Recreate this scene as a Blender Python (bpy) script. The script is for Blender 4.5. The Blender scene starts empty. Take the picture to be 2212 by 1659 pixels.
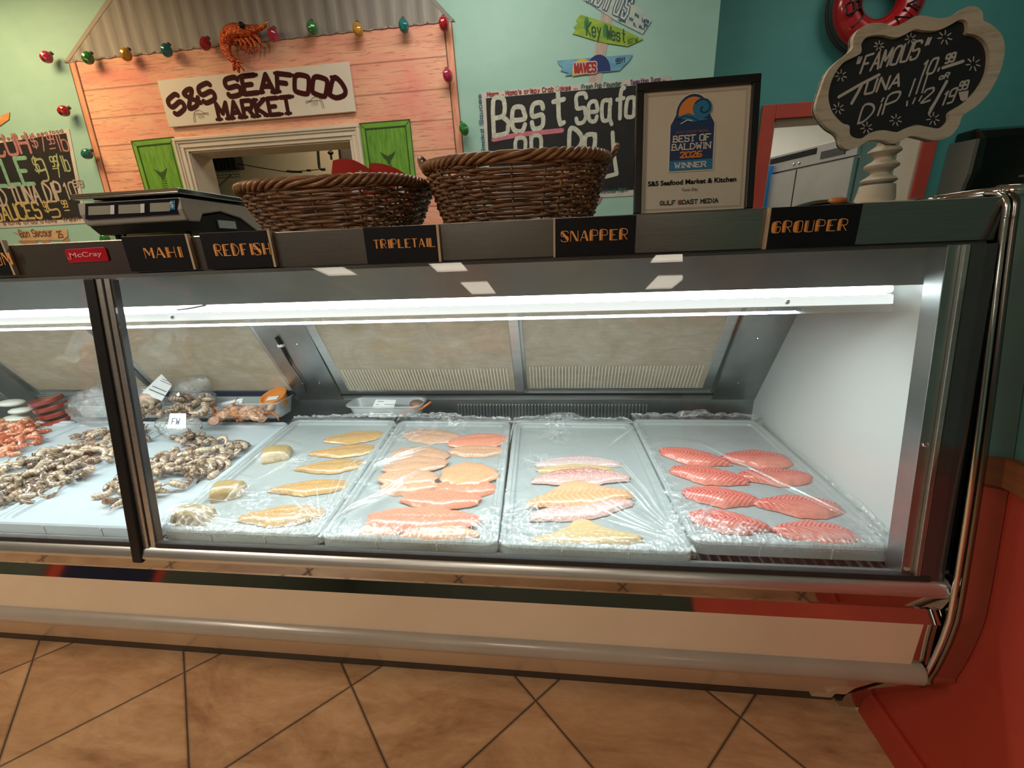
import bpy, bmesh, math, random
import numpy as np
from mathutils import Vector, Matrix, Euler, noise
random.seed(7)
C = bpy.context.scene.collection
SC = bpy.context.scene
PI = math.pi

# ------------------------------------------------------------------ camera
FPX, CX, CY, EYE = 888.42, 1106.0, 829.5, 1.30
YAW, PITCH, ROLL = 0.11740333, 0.31459148, -0.04094917
_f = Vector((-math.sin(YAW)*math.cos(PITCH), math.cos(YAW)*math.cos(PITCH), -math.sin(PITCH)))
_r = Vector((math.cos(YAW), math.sin(YAW), 0)); _u = _r.cross(_f)
R_ = _r*math.cos(ROLL) + _u*math.sin(ROLL)
U_ = _u*math.cos(ROLL) - _r*math.sin(ROLL)
cd = bpy.data.cameras.new('camera'); cam = bpy.data.objects.new('camera', cd); C.objects.link(cam)
cam.matrix_world = Matrix(((R_.x, U_.x, -_f.x, 0), (R_.y, U_.y, -_f.y, 0), (R_.z, U_.z, -_f.z, EYE), (0, 0, 0, 1)))
cd.sensor_fit = 'HORIZONTAL'; cd.sensor_width = 36.0; cd.lens = FPX*36.0/2212.0
cd.clip_start = 0.02; cd.clip_end = 60
SC.camera = cam
SC.view_settings.view_transform = 'Standard'
try: SC.view_settings.look = 'None'
except Exception: pass
SC.view_settings.exposure = 0.0; SC.view_settings.gamma = 1.0; SC.view_settings.use_curve_mapping = False
SC.cycles.use_denoising = True; SC.cycles.adaptive_threshold = .02
SC.cycles.max_bounces = 8; SC.cycles.diffuse_bounces = 4; SC.cycles.glossy_bounces = 4
SC.cycles.transmission_bounces = 4; SC.cycles.transparent_max_bounces = 14
SC.cycles.caustics_reflective = False; SC.cycles.caustics_refractive = False
SC.cycles.sample_clamp_indirect = 4.0

# ------------------------------------------------------------------ light
W_ = bpy.data.worlds.new('world'); SC.world = W_; W_.use_nodes = True
W_.node_tree.nodes['Background'].inputs[0].default_value = (0.9, 0.85, 0.8, 1)
W_.node_tree.nodes['Background'].inputs[1].default_value = 0.05

def area(name, loc, size, energy, col, rot=(0, 0, 0), spread=PI):
    l = bpy.data.lights.new(name, 'AREA'); l.shape = 'RECTANGLE'; l.size, l.size_y = size
    l.energy = energy; l.color = col; l.spread = spread
    o = bpy.data.objects.new(name, l); o.location = loc; o.rotation_euler = rot; C.objects.link(o)
    return o
CEIL = 3.0
TROFFERS = [(-1.85, -4.9, 11), (-1.65, -6.9, 9), (1.80, -4.8, 11), (2.15, -6.9, 9), (-3.9, -4.9, 10), (-2.8, -1.0, 72), (-0.5, -2.5, 26)]  # last two panels are unseen, added to brighten the counter front
AISLE = [(-3.3, 1.95, 27, (1.0, 0.64, 0.27)), (-0.4, 1.95, 11.5, (1.0, 0.90, 0.76)), (1.75, 1.95, 2.4, (1.0, 0.92, 0.82))]
for k, (x, y, e) in enumerate(TROFFERS):
    area('troffer_light', (x, y, CEIL-0.05), (0.55, 1.15), e, (1.0, 0.86, 0.68))
for k, (x, y, e, c) in enumerate(AISLE):
    area('aisle_light', (x, y, CEIL-0.05), (1.1, 0.5), e, c)
area('lamp_light', (-1.36, 0.985, 1.146), (3.78, 0.03), 30.0, (0.86, 0.97, 1.0))
area('kitchen_light', (-1.9, 4.0, 2.75), (1.0, 0.5), 13, (1.0, 0.80, 0.54))
area('back_room_light', (2.2, 4.2, 2.75), (1.0, 0.6), 34, (1.0, 0.93, 0.82))

# ------------------------------------------------------------------ picture -> place helpers
def ray(px, py):
    return R_*(px-CX) - U_*(py-CY) + _f*FPX
def ony(px, py, y):
    d = ray(px, py); return Vector((0, 0, EYE)) + d*(y/d.y)
def onplane(px, py, p0, n):
    d = ray(px, py); o = Vector((0, 0, EYE)); p0 = Vector(p0); n = Vector(n)
    return o + d*(((p0-o).dot(n))/(d.dot(n)))
def deck(x, y, h): return Vector((x, y, 0.583+0.04*(y-0.8)+h))
def ondeck(px, py, h=0.055):
    return onplane(px, py, deck(0, 0.8, h), (0, -0.04, 1))

# ------------------------------------------------------------------ mesh builder
class MB:
    def __init__(s): s.v = []; s.f = []; s.m = []
    def add(s, vs, fs, mi=0):
        o = len(s.v); s.v += [tuple(p) for p in vs]
        for f in fs: s.f.append(tuple(i+o for i in f)); s.m.append(mi)
        return s
    def box(s, x0, x1, y0, y1, z0, z1, mi=0):
        v = [(x, y, z) for z in (z0, z1) for y in (y0, y1) for x in (x0, x1)]
        return s.add(v, [(0, 2, 3, 1), (4, 5, 7, 6), (0, 1, 5, 4), (2, 6, 7, 3), (0, 4, 6, 2), (1, 3, 7, 5)], mi)
    def hexa(s, c8, mi=0):
        return s.add(c8, [(0, 2, 3, 1), (4, 5, 7, 6), (0, 1, 5, 4), (2, 6, 7, 3), (0, 4, 6, 2), (1, 3, 7, 5)], mi)
    def prism(s, poly, x0, x1, mi=0):          # poly of (y,z)
        n = len(poly)
        v = [(x0, y, z) for y, z in poly] + [(x1, y, z) for y, z in poly]
        fs = [(i, (i+1) % n, n+(i+1) % n, n+i) for i in range(n)] + [tuple(range(n))[::-1], tuple(range(n, 2*n))]
        return s.add(v, fs, mi)
    def slab(s, poly3, d, mi=0):               # planar polygon extruded along vector d
        n = len(poly3); d = Vector(d)
        v = [Vector(p) for p in poly3] + [Vector(p)+d for p in poly3]
        fs = [(i, (i+1) % n, n+(i+1) % n, n+i) for i in range(n)] + [tuple(range(n))[::-1], tuple(range(n, 2*n))]
        return s.add(v, fs, mi)
    def tube(s, path, r, n=8, closed=False, mi=0, flat=1.0):
        P = [Vector(p) for p in path]; m = len(P)
        rs = r if isinstance(r, (list, tuple)) else [r]*m
        vs = []; up = Vector((0, 0, 1)); prev = None
        for i in range(m):
            if closed: t = P[(i+1) % m]-P[i-1]
            else: t = P[min(i+1, m-1)]-P[max(i-1, 0)]
            if t.length < 1e-9: t = Vector((1, 0, 0))
            t.normalize()
            a = prev if prev is not None else (up if abs(t.z) < 0.95 else Vector((0, 1, 0)))
            b = t.cross(a)
            if b.length < 1e-6: b = t.cross(Vector((1, 0.3, 0)))
            b.normalize(); a = b.cross(t); a.normalize(); prev = a
            for k in range(n):
                q = 2*PI*k/n
                vs.append(P[i] + (a*math.cos(q)*flat + b*math.sin(q))*rs[i])
        fs = []
        for i in range(m if closed else m-1):
            j = (i+1) % m
            for k in range(n):
                fs.append((i*n+k, i*n+(k+1) % n, j*n+(k+1) % n, j*n+k))
        if not closed:
            fs += [tuple(range(n)), tuple(range((m-1)*n, m*n))[::-1]]
        return s.add(vs, fs, mi)
    def lathe(s, prof, n=24, c=(0, 0, 0), ax='z', mi=0):
        vs = []; c = Vector(c)
        for r, h in prof:
            for k in range(n):
                q = 2*PI*k/n; a, b = r*math.cos(q), r*math.sin(q)
                vs.append(c + (Vector((a, b, h)) if ax == 'z' else Vector((a, h, b)) if ax == 'y' else Vector((h, a, b))))
        fs = []
        for i in range(len(prof)-1):
            for k in range(n):
                fs.append((i*n+k, i*n+(k+1) % n, (i+1)*n+(k+1) % n, (i+1)*n+k))
        fs += [tuple(range(n)), tuple(range((len(prof)-1)*n, len(prof)*n))]
        return s.add(vs, fs, mi)
    def ball(s, c, r, n=12, m=8, mi=0, rot=None):
        r = (r, r, r) if not isinstance(r, (tuple, list)) else r
        vs = []; c = Vector(c)
        for i in range(m+1):
            th = PI*i/m
            for k in range(n):
                q = 2*PI*k/n
                p = Vector((math.sin(th)*math.cos(q)*r[0], math.sin(th)*math.sin(q)*r[1], math.cos(th)*r[2]))
                if rot: p = rot @ p
                vs.append(c+p)
        fs = [(i*n+k, i*n+(k+1) % n, (i+1)*n+(k+1) % n, (i+1)*n+k) for i in range(m) for k in range(n)]
        return s.add(vs, fs, mi)
    def grid(s, nu, nv, fn, mi=0, closed_u=False):
        vs = [fn(i, j) for j in range(nv) for i in range(nu)]
        fs = []
        for j in range(nv-1):
            for i in range(nu if closed_u else nu-1):
                i2 = (i+1) % nu
                fs.append((j*nu+i, j*nu+i2, (j+1)*nu+i2, (j+1)*nu+i))
        return s.add(vs, fs, mi)
    def ribbon(s, pts, w, fr, mi=0, taper=False, n=8):     # flat stroke; fr(u,v)->3D
        P = [Vector((p[0], p[1])) for p in pts]
        fr = s.lift(fr)
        for i in range(len(P)-1):
            a, b = P[i], P[i+1]; t = b-a
            if t.length < 1e-9: continue
            nrm = Vector((-t.y, t.x)).normalized()*w/2; fr.step()
            s.add([fr(*(a+nrm)), fr(*(a-nrm)), fr(*(b-nrm)), fr(*(b+nrm))], [(0, 1, 2, 3)], mi)
        for p in P:
            fr.step()
            s.add([fr(p.x+w/2*math.cos(2*PI*k/n+.39), p.y+w/2*math.sin(2*PI*k/n+.39)) for k in range(n)], [tuple(range(n))], mi)
        return s
    def lift(s, fr):        # every stroke lies a hair above the one before, as paint does
        o = Vector(fr(0, 0)); nrm = (Vector(fr(.01, 0))-o).cross(Vector(fr(0, .01))-o)
        nrm = nrm.normalized() if nrm.length > 1e-12 else Vector((0, -1, 0))
        if nrm.y > 0: nrm = -nrm
        def g(u, v):
            s.k = (getattr(s, 'k', 0)+1)
            return Vector(fr(u, v))+nrm*(((s.q*7) % 61)*1.1e-5)
        def step(): s.q = getattr(s, 'q', 0)+1
        s.q = getattr(s, 'q', 0)+1; g.step = step
        return g
    def poly(s, pts, fr, mi=0):
        fr = s.lift(fr)
        return s.add([fr(*p) for p in pts], [tuple(range(len(pts)))], mi)

PARENT_OFF = {}
def link(name, mb, mat, parent=None, smooth=None, bevel=0, label=None, recalc=True):
    me = bpy.data.meshes.new(name)
    me.from_pydata([tuple(p) for p in mb.v], [], mb.f); me.update()
    if recalc:
        bm = bmesh.new(); bm.from_mesh(me); bmesh.ops.recalc_face_normals(bm, faces=bm.faces); bm.to_mesh(me); bm.free()
    ms = mat if isinstance(mat, (list, tuple)) else [mat]
    for m in ms: me.materials.append(m)
    if len(ms) > 1:
        for p, mi in zip(me.polygons, mb.m): p.material_index = mi
    if smooth is not None:
        for p in me.polygons: p.use_smooth = True
        if smooth < 179: me.set_sharp_from_angle(angle=math.radians(smooth))
    o = bpy.data.objects.new(name, me); C.objects.link(o)
    if parent is not None:
        o.parent = parent
        top = parent
        off = PARENT_OFF.get(parent.name)
        if off is not None: o.matrix_parent_inverse = Matrix.Translation(-off)
    if bevel:
        b = o.modifiers.new('edge', 'BEVEL'); b.width = bevel; b.segments = 2; b.limit_method = 'ANGLE'; b.angle_limit = 0.6
    if label: o['label'] = label
    return o
def tag(o, label, cat, group=None, kind=None):
    o['label'] = label; o['category'] = cat
    if group: o['group'] = group
    if kind: o['kind'] = kind
    return o
def thing(name, label, cat, loc=(0, 0, 0), group=None, rot=None):
    o = bpy.data.objects.new(name, None); C.objects.link(o); o.location = loc
    o.empty_display_size = 0.05
    if rot: o.rotation_euler = rot
    else: PARENT_OFF[o.name] = Vector(loc)      # parts are written in room coordinates
    return tag(o, label, cat, group)
def struct(name, mb, mat, **k):
    o = link(name, mb, mat, **k); o['kind'] = 'structure'; return o
def copy_tree(o, parent=None):
    c = o.copy(); C.objects.link(c)
    if parent: c.parent = parent; c.matrix_parent_inverse = o.matrix_parent_inverse
    for ch in list(o.children): copy_tree(ch, c)
    return c

# ------------------------------------------------------------------ materials
class NT:
    def __init__(s, name):
        s.mat = bpy.data.materials.new(name); s.mat.use_nodes = True
        s.t = s.mat.node_tree; s.n = s.t.nodes; s.l = s.t.links
        s.bsdf = s.n['Principled BSDF']; s.out = s.n['Material Output']
    def new(s, typ, **kw):
        nd = s.n.new(typ)
        for k, v in kw.items(): setattr(nd, k, v)
        return nd
    def val(s, nd, i, v):
        if hasattr(v, 'is_linked') or isinstance(v, bpy.types.NodeSocket): s.l.new(v, nd.inputs[i])
        else: nd.inputs[i].default_value = v
    def math(s, op, a, b=0.0, c=None, clamp=False):
        nd = s.new('ShaderNodeMath', operation=op); nd.use_clamp = clamp
        s.val(nd, 0, a); s.val(nd, 1, b)
        if c is not None: s.val(nd, 2, c)
        return nd.outputs[0]
    def coords(s, scale=(1, 1, 1), kind='Object', rot=(0, 0, 0)):
        tc = s.new('ShaderNodeTexCoord'); mp = s.new('ShaderNodeMapping')
        s.l.new(tc.outputs[kind], mp.inputs[0]); mp.inputs['Scale'].default_value = scale; mp.inputs['Rotation'].default_value = rot
        return mp.outputs[0]
    def noise(s, vec, scale=5, detail=4, rough=.55, dist=0):
        nd = s.new('ShaderNodeTexNoise'); s.l.new(vec, nd.inputs['Vector'])
        nd.inputs['Scale'].default_value = scale; nd.inputs['Detail'].default_value = detail
        nd.inputs['Roughness'].default_value = rough; nd.inputs['Distortion'].default_value = dist
        return nd.outputs[0]
    def ramp(s, fac, stops, interp='LINEAR'):
        nd = s.new('ShaderNodeValToRGB'); nd.color_ramp.interpolation = interp
        while len(nd.color_ramp.elements) < len(stops): nd.color_ramp.elements.new(0.5)
        for e, (p, c) in zip(nd.color_ramp.elements, stops):
            e.position = p; e.color = tuple(c)+(1,) if len(c) == 3 else c
        s.l.new(fac, nd.inputs[0]); return nd.outputs[0]
    def mix(s, fac, a, b):
        nd = s.new('ShaderNodeMix', data_type='RGBA')
        s.val(nd, 0, fac)
        for i, v in ((6, a), (7, b)):
            if isinstance(v, bpy.types.NodeSocket): s.l.new(v, nd.inputs[i])
            else: nd.inputs[i].default_value = tuple(v)+(1,) if len(v) == 3 else v
        return nd.outputs[2]
    def bump(s, h, strength=.3, dist=.01):
        nd = s.new('ShaderNodeBump'); nd.inputs['Strength'].default_value = strength; nd.inputs['Distance'].default_value = dist
        s.l.new(h, nd.inputs['Height']); s.l.new(nd.outputs[0], s.bsdf.inputs['Normal']); return nd.outputs[0]
    def set(s, **kw):
        for k, v in kw.items():
            i = s.bsdf.inputs[k.replace('_', ' ')]
            if isinstance(v, bpy.types.NodeSocket): s.l.new(v, i)
            else: i.default_value = (tuple(v)+(1,)) if isinstance(v, (tuple, list)) and len(v) == 3 else v
        return s
def M(name, col, rough=.5, metal=0., col2=None, vs=6, stretch=(1, 1, 1), lo=.35, hi=.65, bump=0, bs=60, bstretch=None, bd=.003, coat=0, spec=.5, sss=0, emit=None, es=1, aniso=0, dist=0, trans=0):
    t = NT(name); t.set(Roughness=rough, Metallic=metal)
    t.bsdf.inputs['Specular IOR Level'].default_value = spec
    if coat: t.bsdf.inputs['Coat Weight'].default_value = coat; t.bsdf.inputs['Coat Roughness'].default_value = .08
    v = t.coords(stretch)
    nz = t.noise(v, vs, 5, .6, dist)
    c2 = col2 if col2 else tuple(c*.9 for c in col)
    t.set(Base_Color=t.ramp(nz, [(lo, c2), (hi, col)]))
    if bump:
        t.bump(t.noise(t.coords(bstretch or stretch), bs, 3), bump, bd)
    if sss:
        t.bsdf.inputs['Subsurface Weight'].default_value = sss; t.bsdf.inputs['Subsurface Radius'].default_value = (.01, .006, .004); t.bsdf.inputs['Subsurface Scale'].default_value = .5
    if emit: t.set(Emission_Color=emit, Emission_Strength=es)
    if trans: t.bsdf.inputs['Transmission Weight'].default_value = trans
    return t.mat

def film_mat(name, tint=(1, 1, 1), rough=.1, spec_add=.06, milk=.03, bscale=18, bstr=.8, stretch=(1, 1, 1), bd=.02, blend=.25):
    """thin clear sheet: mostly see-through, mirror glints by facing, a little milkiness"""
    t = NT(name); t.n.remove(t.bsdf)
    tr = t.new('ShaderNodeBsdfTransparent'); tr.inputs[0].default_value = tint+(1,)
    gl = t.new('ShaderNodeBsdfGlossy'); gl.inputs['Roughness'].default_value = rough; gl.inputs[0].default_value = (1, 1, 1, 1)
    df = t.new('ShaderNodeBsdfDiffuse'); df.inputs[0].default_value = (.95, .97, .97, 1)
    lw = t.new('ShaderNodeLayerWeight'); lw.inputs[0].default_value = .5
    if bstr:
        nz = t.noise(t.coords(stretch), bscale, 4, .6, .6)
        rd = t.math('ABSOLUTE', t.math('SUBTRACT', nz, .5))
        bp = t.new('ShaderNodeBump'); bp.inputs['Strength'].default_value = bstr; bp.inputs['Distance'].default_value = bd
        t.l.new(rd, bp.inputs['Height'])
        for nd in (gl, lw): t.l.new(bp.outputs[0], nd.inputs['Normal'])
    m0 = t.new('ShaderNodeMixShader'); m0.inputs[0].default_value = milk
    t.l.new(tr.outputs[0], m0.inputs[1]); t.l.new(df.outputs[0], m0.inputs[2])
    fac = t.math('ADD', t.math('MULTIPLY', t.math('POWER', lw.outputs['Facing'], 5.0 if not bstr else 3.0), 1-spec_add), spec_add, clamp=True)
    m1 = t.new('ShaderNodeMixShader'); t.l.new(fac, m1.inputs[0]); t.l.new(m0.outputs[0], m1.inputs[1]); t.l.new(gl.outputs[0], m1.inputs[2])
    t.l.new(m1.outputs[0], t.out.inputs[0])
    return t.mat

STEEL = M('brushed_steel', (.50, .49, .47), .26, 1, (.42, .41, .40), 12, (1, 1, 60), bump=.05, bs=40, bd=.001)
STEELV = M('stainless_panel', (.42, .43, .43), .34, 1, (.34, .35, .35), 9, (1, 1, 1), bump=.03, bs=200, bd=.001)
MIRROR = M('mirror_steel', (.60, .58, .56), .05, 1, (.56, .54, .52), 3)
CHROME = M('chrome', (.72, .72, .72), .09, 1, (.66, .66, .66), 3)
ALU = M('satin_aluminium', (.62, .63, .62), .32, .9, (.54, .55, .54), 10, (1, 8, 8))
DARKMET = M('dark_grey_metal', (.20, .205, .195), .3, .6, (.16, .165, .16), 6)
BLACK = M('black_plastic', (.010, .010, .011), .5, 0, (.006, .006, .007), 20, spec=.25)
GASKET = M('dark_gasket', (.02, .02, .02), .6, 0, (.012, .012, .012), 20)
CREAM = M('cream_enamel', (.66, .55, .42), .22, 0, (.60, .49, .37), 3, coat=.25)
TAUPE = M('taupe_vinyl', (.34, .30, .25), .3, 0, (.30, .26, .22), 6, coat=.2)
WHITE_IN = M('white_liner', (.68, .70, .68), .28, 0, (.65, .67, .65), 2)
WHITE_EN = M('white_enamel', (.86, .87, .85), .35, 0, (.82, .83, .81), 4)
PAPER = M('white_paper', (.80, .80, .78), .7, 0, (.74, .74, .72), 30)
PAINT_W = M('white_trim_paint', (.74, .68, .57), .4, 0, (.68, .62, .52), 8)

def emis(name, col, st):
    t = NT(name); t.set(Base_Color=col, Emission_Color=col, Emission_Strength=st); return t.mat
FACE_E = emis('housing_face_glow', (.93, .98, 1.0), .85)  # glow standing in for tube light on the housing face
LAMP_E = emis('lamp_tube_glow', (.90, .98, 1.0), 9.0)
TROF_E = emis('troffer_glow', (1.0, .92, .80), 2.2)

# ------------------------------------------------------------------ the setting
YM, YT = 2.70, 2.95          # painted wall, teal wall with the door
def wall_mat(name, base, base2, extra=None, rough=.6):
    t = NT(name); v = t.coords((1, 1, 1))
    nz = t.noise(v, 1.6, 6, .6, .8); n2 = t.noise(t.coords((1, 1, 3)), 5, 5, .6, .5)
    f = t.math('ADD', t.math('MULTIPLY', nz, .7), t.math('MULTIPLY', n2, .3))
    t.set(Base_Color=t.ramp(f, [(.36, base2), (.64, base)]), Roughness=rough)
    t.bump(t.noise(v, 90, 2), .06, .004)
    return t.mat
TURQ = wall_mat('turquoise_wall_paint', (.36, .62, .56), (.30, .56, .50))
TEAL = wall_mat('teal_wall_paint', (.085, .36, .35), (.07, .32, .31))
REDW = wall_mat('red_wall_paint', (.46, .055, .03), (.40, .045, .025), rough=.45)
BEIGE = wall_mat('beige_wall_paint', (.66, .56, .42), (.60, .50, .37))
CEILM = wall_mat('ceiling_tiles', (.55, .53, .48), (.50, .48, .44))
DUSK = wall_mat('dark_green_wall_paint', (.075, .10, .075), (.06, .08, .06))
WHITEW = wall_mat('white_wall_paint', (.78, .75, .68), (.74, .70, .63))

def floor_mat():
    t = NT('terracotta_tile_floor'); tc = t.new('ShaderNodeNewGeometry'); sp = t.new('ShaderNodeSeparateXYZ')
    t.l.new(tc.outputs['Position'], sp.inputs[0]); x, y = sp.outputs[0], sp.outputs[1]
    k = 1/math.sqrt(2)
    u = t.math('MULTIPLY', t.math('ADD', x, y), k); v = t.math('MULTIPLY', t.math('SUBTRACT', y, x), k)
    S = .4157
    a = t.math('DIVIDE', t.math('SUBTRACT', u, .160-S*20), S); b = t.math('DIVIDE', t.math('SUBTRACT', v, .2605-S*20), S)
    fa = t.math('FRACT', a); fb = t.math('FRACT', b)
    def edge(f): return t.math('MINIMUM', f, t.math('SUBTRACT', 1.0, f))
    e = t.math('MULTIPLY', t.math('MINIMUM', edge(fa), edge(fb)), S)
    g = t.ramp(e, [(.0030, (0, 0, 0)), (.0042, (1, 1, 1))])
    cmb = t.new('ShaderNodeCombineXYZ'); t.l.new(t.math('FLOOR', a), cmb.inputs[0]); t.l.new(t.math('FLOOR', b), cmb.inputs[1])
    wn = t.new('ShaderNodeTexWhiteNoise', noise_dimensions='3D'); t.l.new(cmb.outputs[0], wn.inputs['Vector'])
    mp = t.new('ShaderNodeMapping'); t.l.new(tc.outputs['Position'], mp.inputs[0]); mp.inputs['Scale'].default_value = (.8, 2.4, 1)
    mp.inputs['Rotation'].default_value = (0, 0, .5)
    off = t.new('ShaderNodeVectorMath', operation='MULTIPLY_ADD'); t.l.new(wn.outputs['Color'], off.inputs[0]); off.inputs[1].default_value = (5, 5, 5); t.l.new(mp.outputs[0], off.inputs[2])
    n1 = t.noise(off.outputs[0], 2.6, 9, .68, .8); n2 = t.noise(off.outputs[0], 14, 6, .7, .4)
    f = t.math('ADD', t.math('MULTIPLY', n1, .72), t.math('MULTIPLY', n2, .28))
    col = t.ramp(f, [(.34, (.25, .125, .06)), (.45, (.43, .245, .125)), (.55, (.56, .345, .185)), (.68, (.68, .46, .27))])
    hue = t.mix(t.math('MULTIPLY', wn.outputs['Value'], .25), col, (.50, .29, .15))
    t.set(Base_Color=t.mix(g, (.012, .010, .009), hue), Roughness=t.ramp(g, [(0, (.9, .9, .9)), (1, (.36, .36, .36))]))
    h = t.math('ADD', t.math('MULTIPLY', g, 1.0), t.math('MULTIPLY', n2, .15))
    t.bump(h, .5, .003)
    return t.mat
XL, XR, YF = -4.6, 0.866, -8.2
YE = -1.3        # the red wall ends here and the room widens
b = MB(); b.box(-6, 4.2, YF, 6.2, -.1, 0); struct('floor', b, floor_mat())
b = MB(); b.box(-6, 4.2, YF, 6.2, CEIL, CEIL+.1); struct('ceiling', b, CEILM)

# painted wall with its pass-through opening
WXL = ony(409, 325, YM).x; WXR = ony(757, 302, YM).x
WZT = ony(757, 303, YM).z; WZB = 1.02
CXR = ony(1557, 0, YM).x
TH = .17
b = MB()
b.box(-6, WXL, YM, YM+TH, 0, CEIL); b.box(WXR, CXR, YM, YM+TH, 0, CEIL)
b.box(WXL, WXR, YM, YM+TH, WZT, CEIL); b.box(WXL, WXR, YM, YM+TH, 0, WZB)
struct('wall_back', b, TURQ)
# teal wall with the door opening
DXL = ony(1665, 300, YT).x; DXR = ony(1990, 305, YT).x; DZT = ony(1668, 259, YT).z
b = MB()
b.box(CXR, DXL, YT, YT+.15, 0, CEIL); b.box(DXR, 4.2, YT, YT+.15, 0, CEIL); b.box(DXL, DXR, YT, YT+.15, DZT, CEIL)
b.box(CXR-.1, CXR, YM+TH, YT+.15, 0, CEIL)
struct('wall_back_right', b, TEAL)
# red/teal wall on the customer side, right
RZ0, RZ1 = .828, .885
b = MB(); b.box(XR, XR+.14, YE, .93, 0, RZ0); struct('wall_right_lower', b, REDW)
b = MB(); b.box(XR, XR+.14, YE, .93, RZ1, CEIL); struct('wall_right_upper', b, wall_mat('muted_mural_paint', (.075, .20, .185), (.06, .15, .14)))
WOODR = M('brown_wood_rail', (.24, .085, .03), .35, 0, (.13, .04, .015), 3, (6, 1, 14), bump=.15, bs=20)
b = MB(); b.prism([(0, 0), (1, 0)][:0] or [(YE, RZ0), (.93, RZ0), (.93, RZ1), (YE, RZ1)], XR-.016, XR+.14); struct('trim_1', b, WOODR)
b = MB(); b.box(XR-.014, XR, YE, .93, 0, .095); struct('baseboard_right', b, REDW, bevel=.004)
b = MB(); b.box(XL-.1, XL, YF, 6.2, 0, CEIL); struct('wall_left', b, DUSK)
b = MB(); b.box(XL, 4.3, YF-.1, YF, 0, CEIL); struct('wall_front', b, DUSK)
b = MB(); b.box(4.2, 4.3, YF, 6.2, 0, CEIL); struct('wall_right_back', b, WHITEW)
b = MB(); b.box(XR, 4.2, .86, .93, 0, CEIL) if False else b.box(XR+.14, 4.2, .80, .90, 0, CEIL); struct('wall_divider', b, TEAL)
b = MB(); b.box(-6, 1.0, 4.6, 4.7, 0, CEIL); struct('wall_kitchen', b, BEIGE)
b = MB(); b.box(1.0, 4.2, 5.6, 5.7, 0, CEIL); b.box(.95, 1.02, YT+.15, 5.7, 0, CEIL); struct('wall_back_room', b, WHITEW)
# unseen red-framed navy door, added to give the mirror band a dark reflection
b = MB(); b.box(XL, XL+.03, -3.0, -2.9, 0, 2.1); b.box(XL, XL+.03, -1.9, -1.8, 0, 2.1); b.box(XL, XL+.03, -3.0, -1.8, 2.1, 2.2)
d2 = struct('added_door', b, REDW); b = MB(); b.box(XL, XL+.02, -2.9, -1.9, 0, 2.1); link('door_panel', b, M('navy_door_paint', (.012, .018, .05), .4), d2)

# ceiling troffers
for (x, y) in [t[:2] for t in TROFFERS] + [a[:2] for a in AISLE]:
    pass
FRAMEW = M('white_metal_frame', (.7, .68, .63), .4)
for i, (x, y, w, l, where) in enumerate([(t[0], t[1], .6, 1.2, w_) for t, w_ in zip(TROFFERS, ['front left', 'far left', 'front right', 'far right', 'outer left', 'nearest on the left, unseen, added for front light', 'behind the viewer, unseen, added to brighten the front'])] + [(a[0], a[1], 1.2, .6, w_) for a, w_ in zip(AISLE, ['left end of aisle', 'middle of aisle', 'right end of aisle'])]):
    r = thing('ceiling_light', 'recessed fluorescent ceiling panel, %s' % where, 'ceiling light', (x, y, CEIL-.03), 'ceiling panels')
    b = MB()
    for (x0, x1, y0, y1) in ((-w/2, w/2, -l/2, -l/2+.03), (-w/2, w/2, l/2-.03, l/2), (-w/2, -w/2+.03, -l/2, l/2), (w/2-.03, w/2, -l/2, l/2)):
        b.box(x+x0, x+x1, y+y0, y+y1, CEIL-.03, CEIL-.002)
    link('frame', b, FRAMEW, r)
    b = MB(); b.box(x-w/2+.03, x+w/2-.03, y-l/2+.03, y+l/2-.03, CEIL-.02, CEIL-.004); link('diffuser', b, TROF_E, r)

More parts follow.
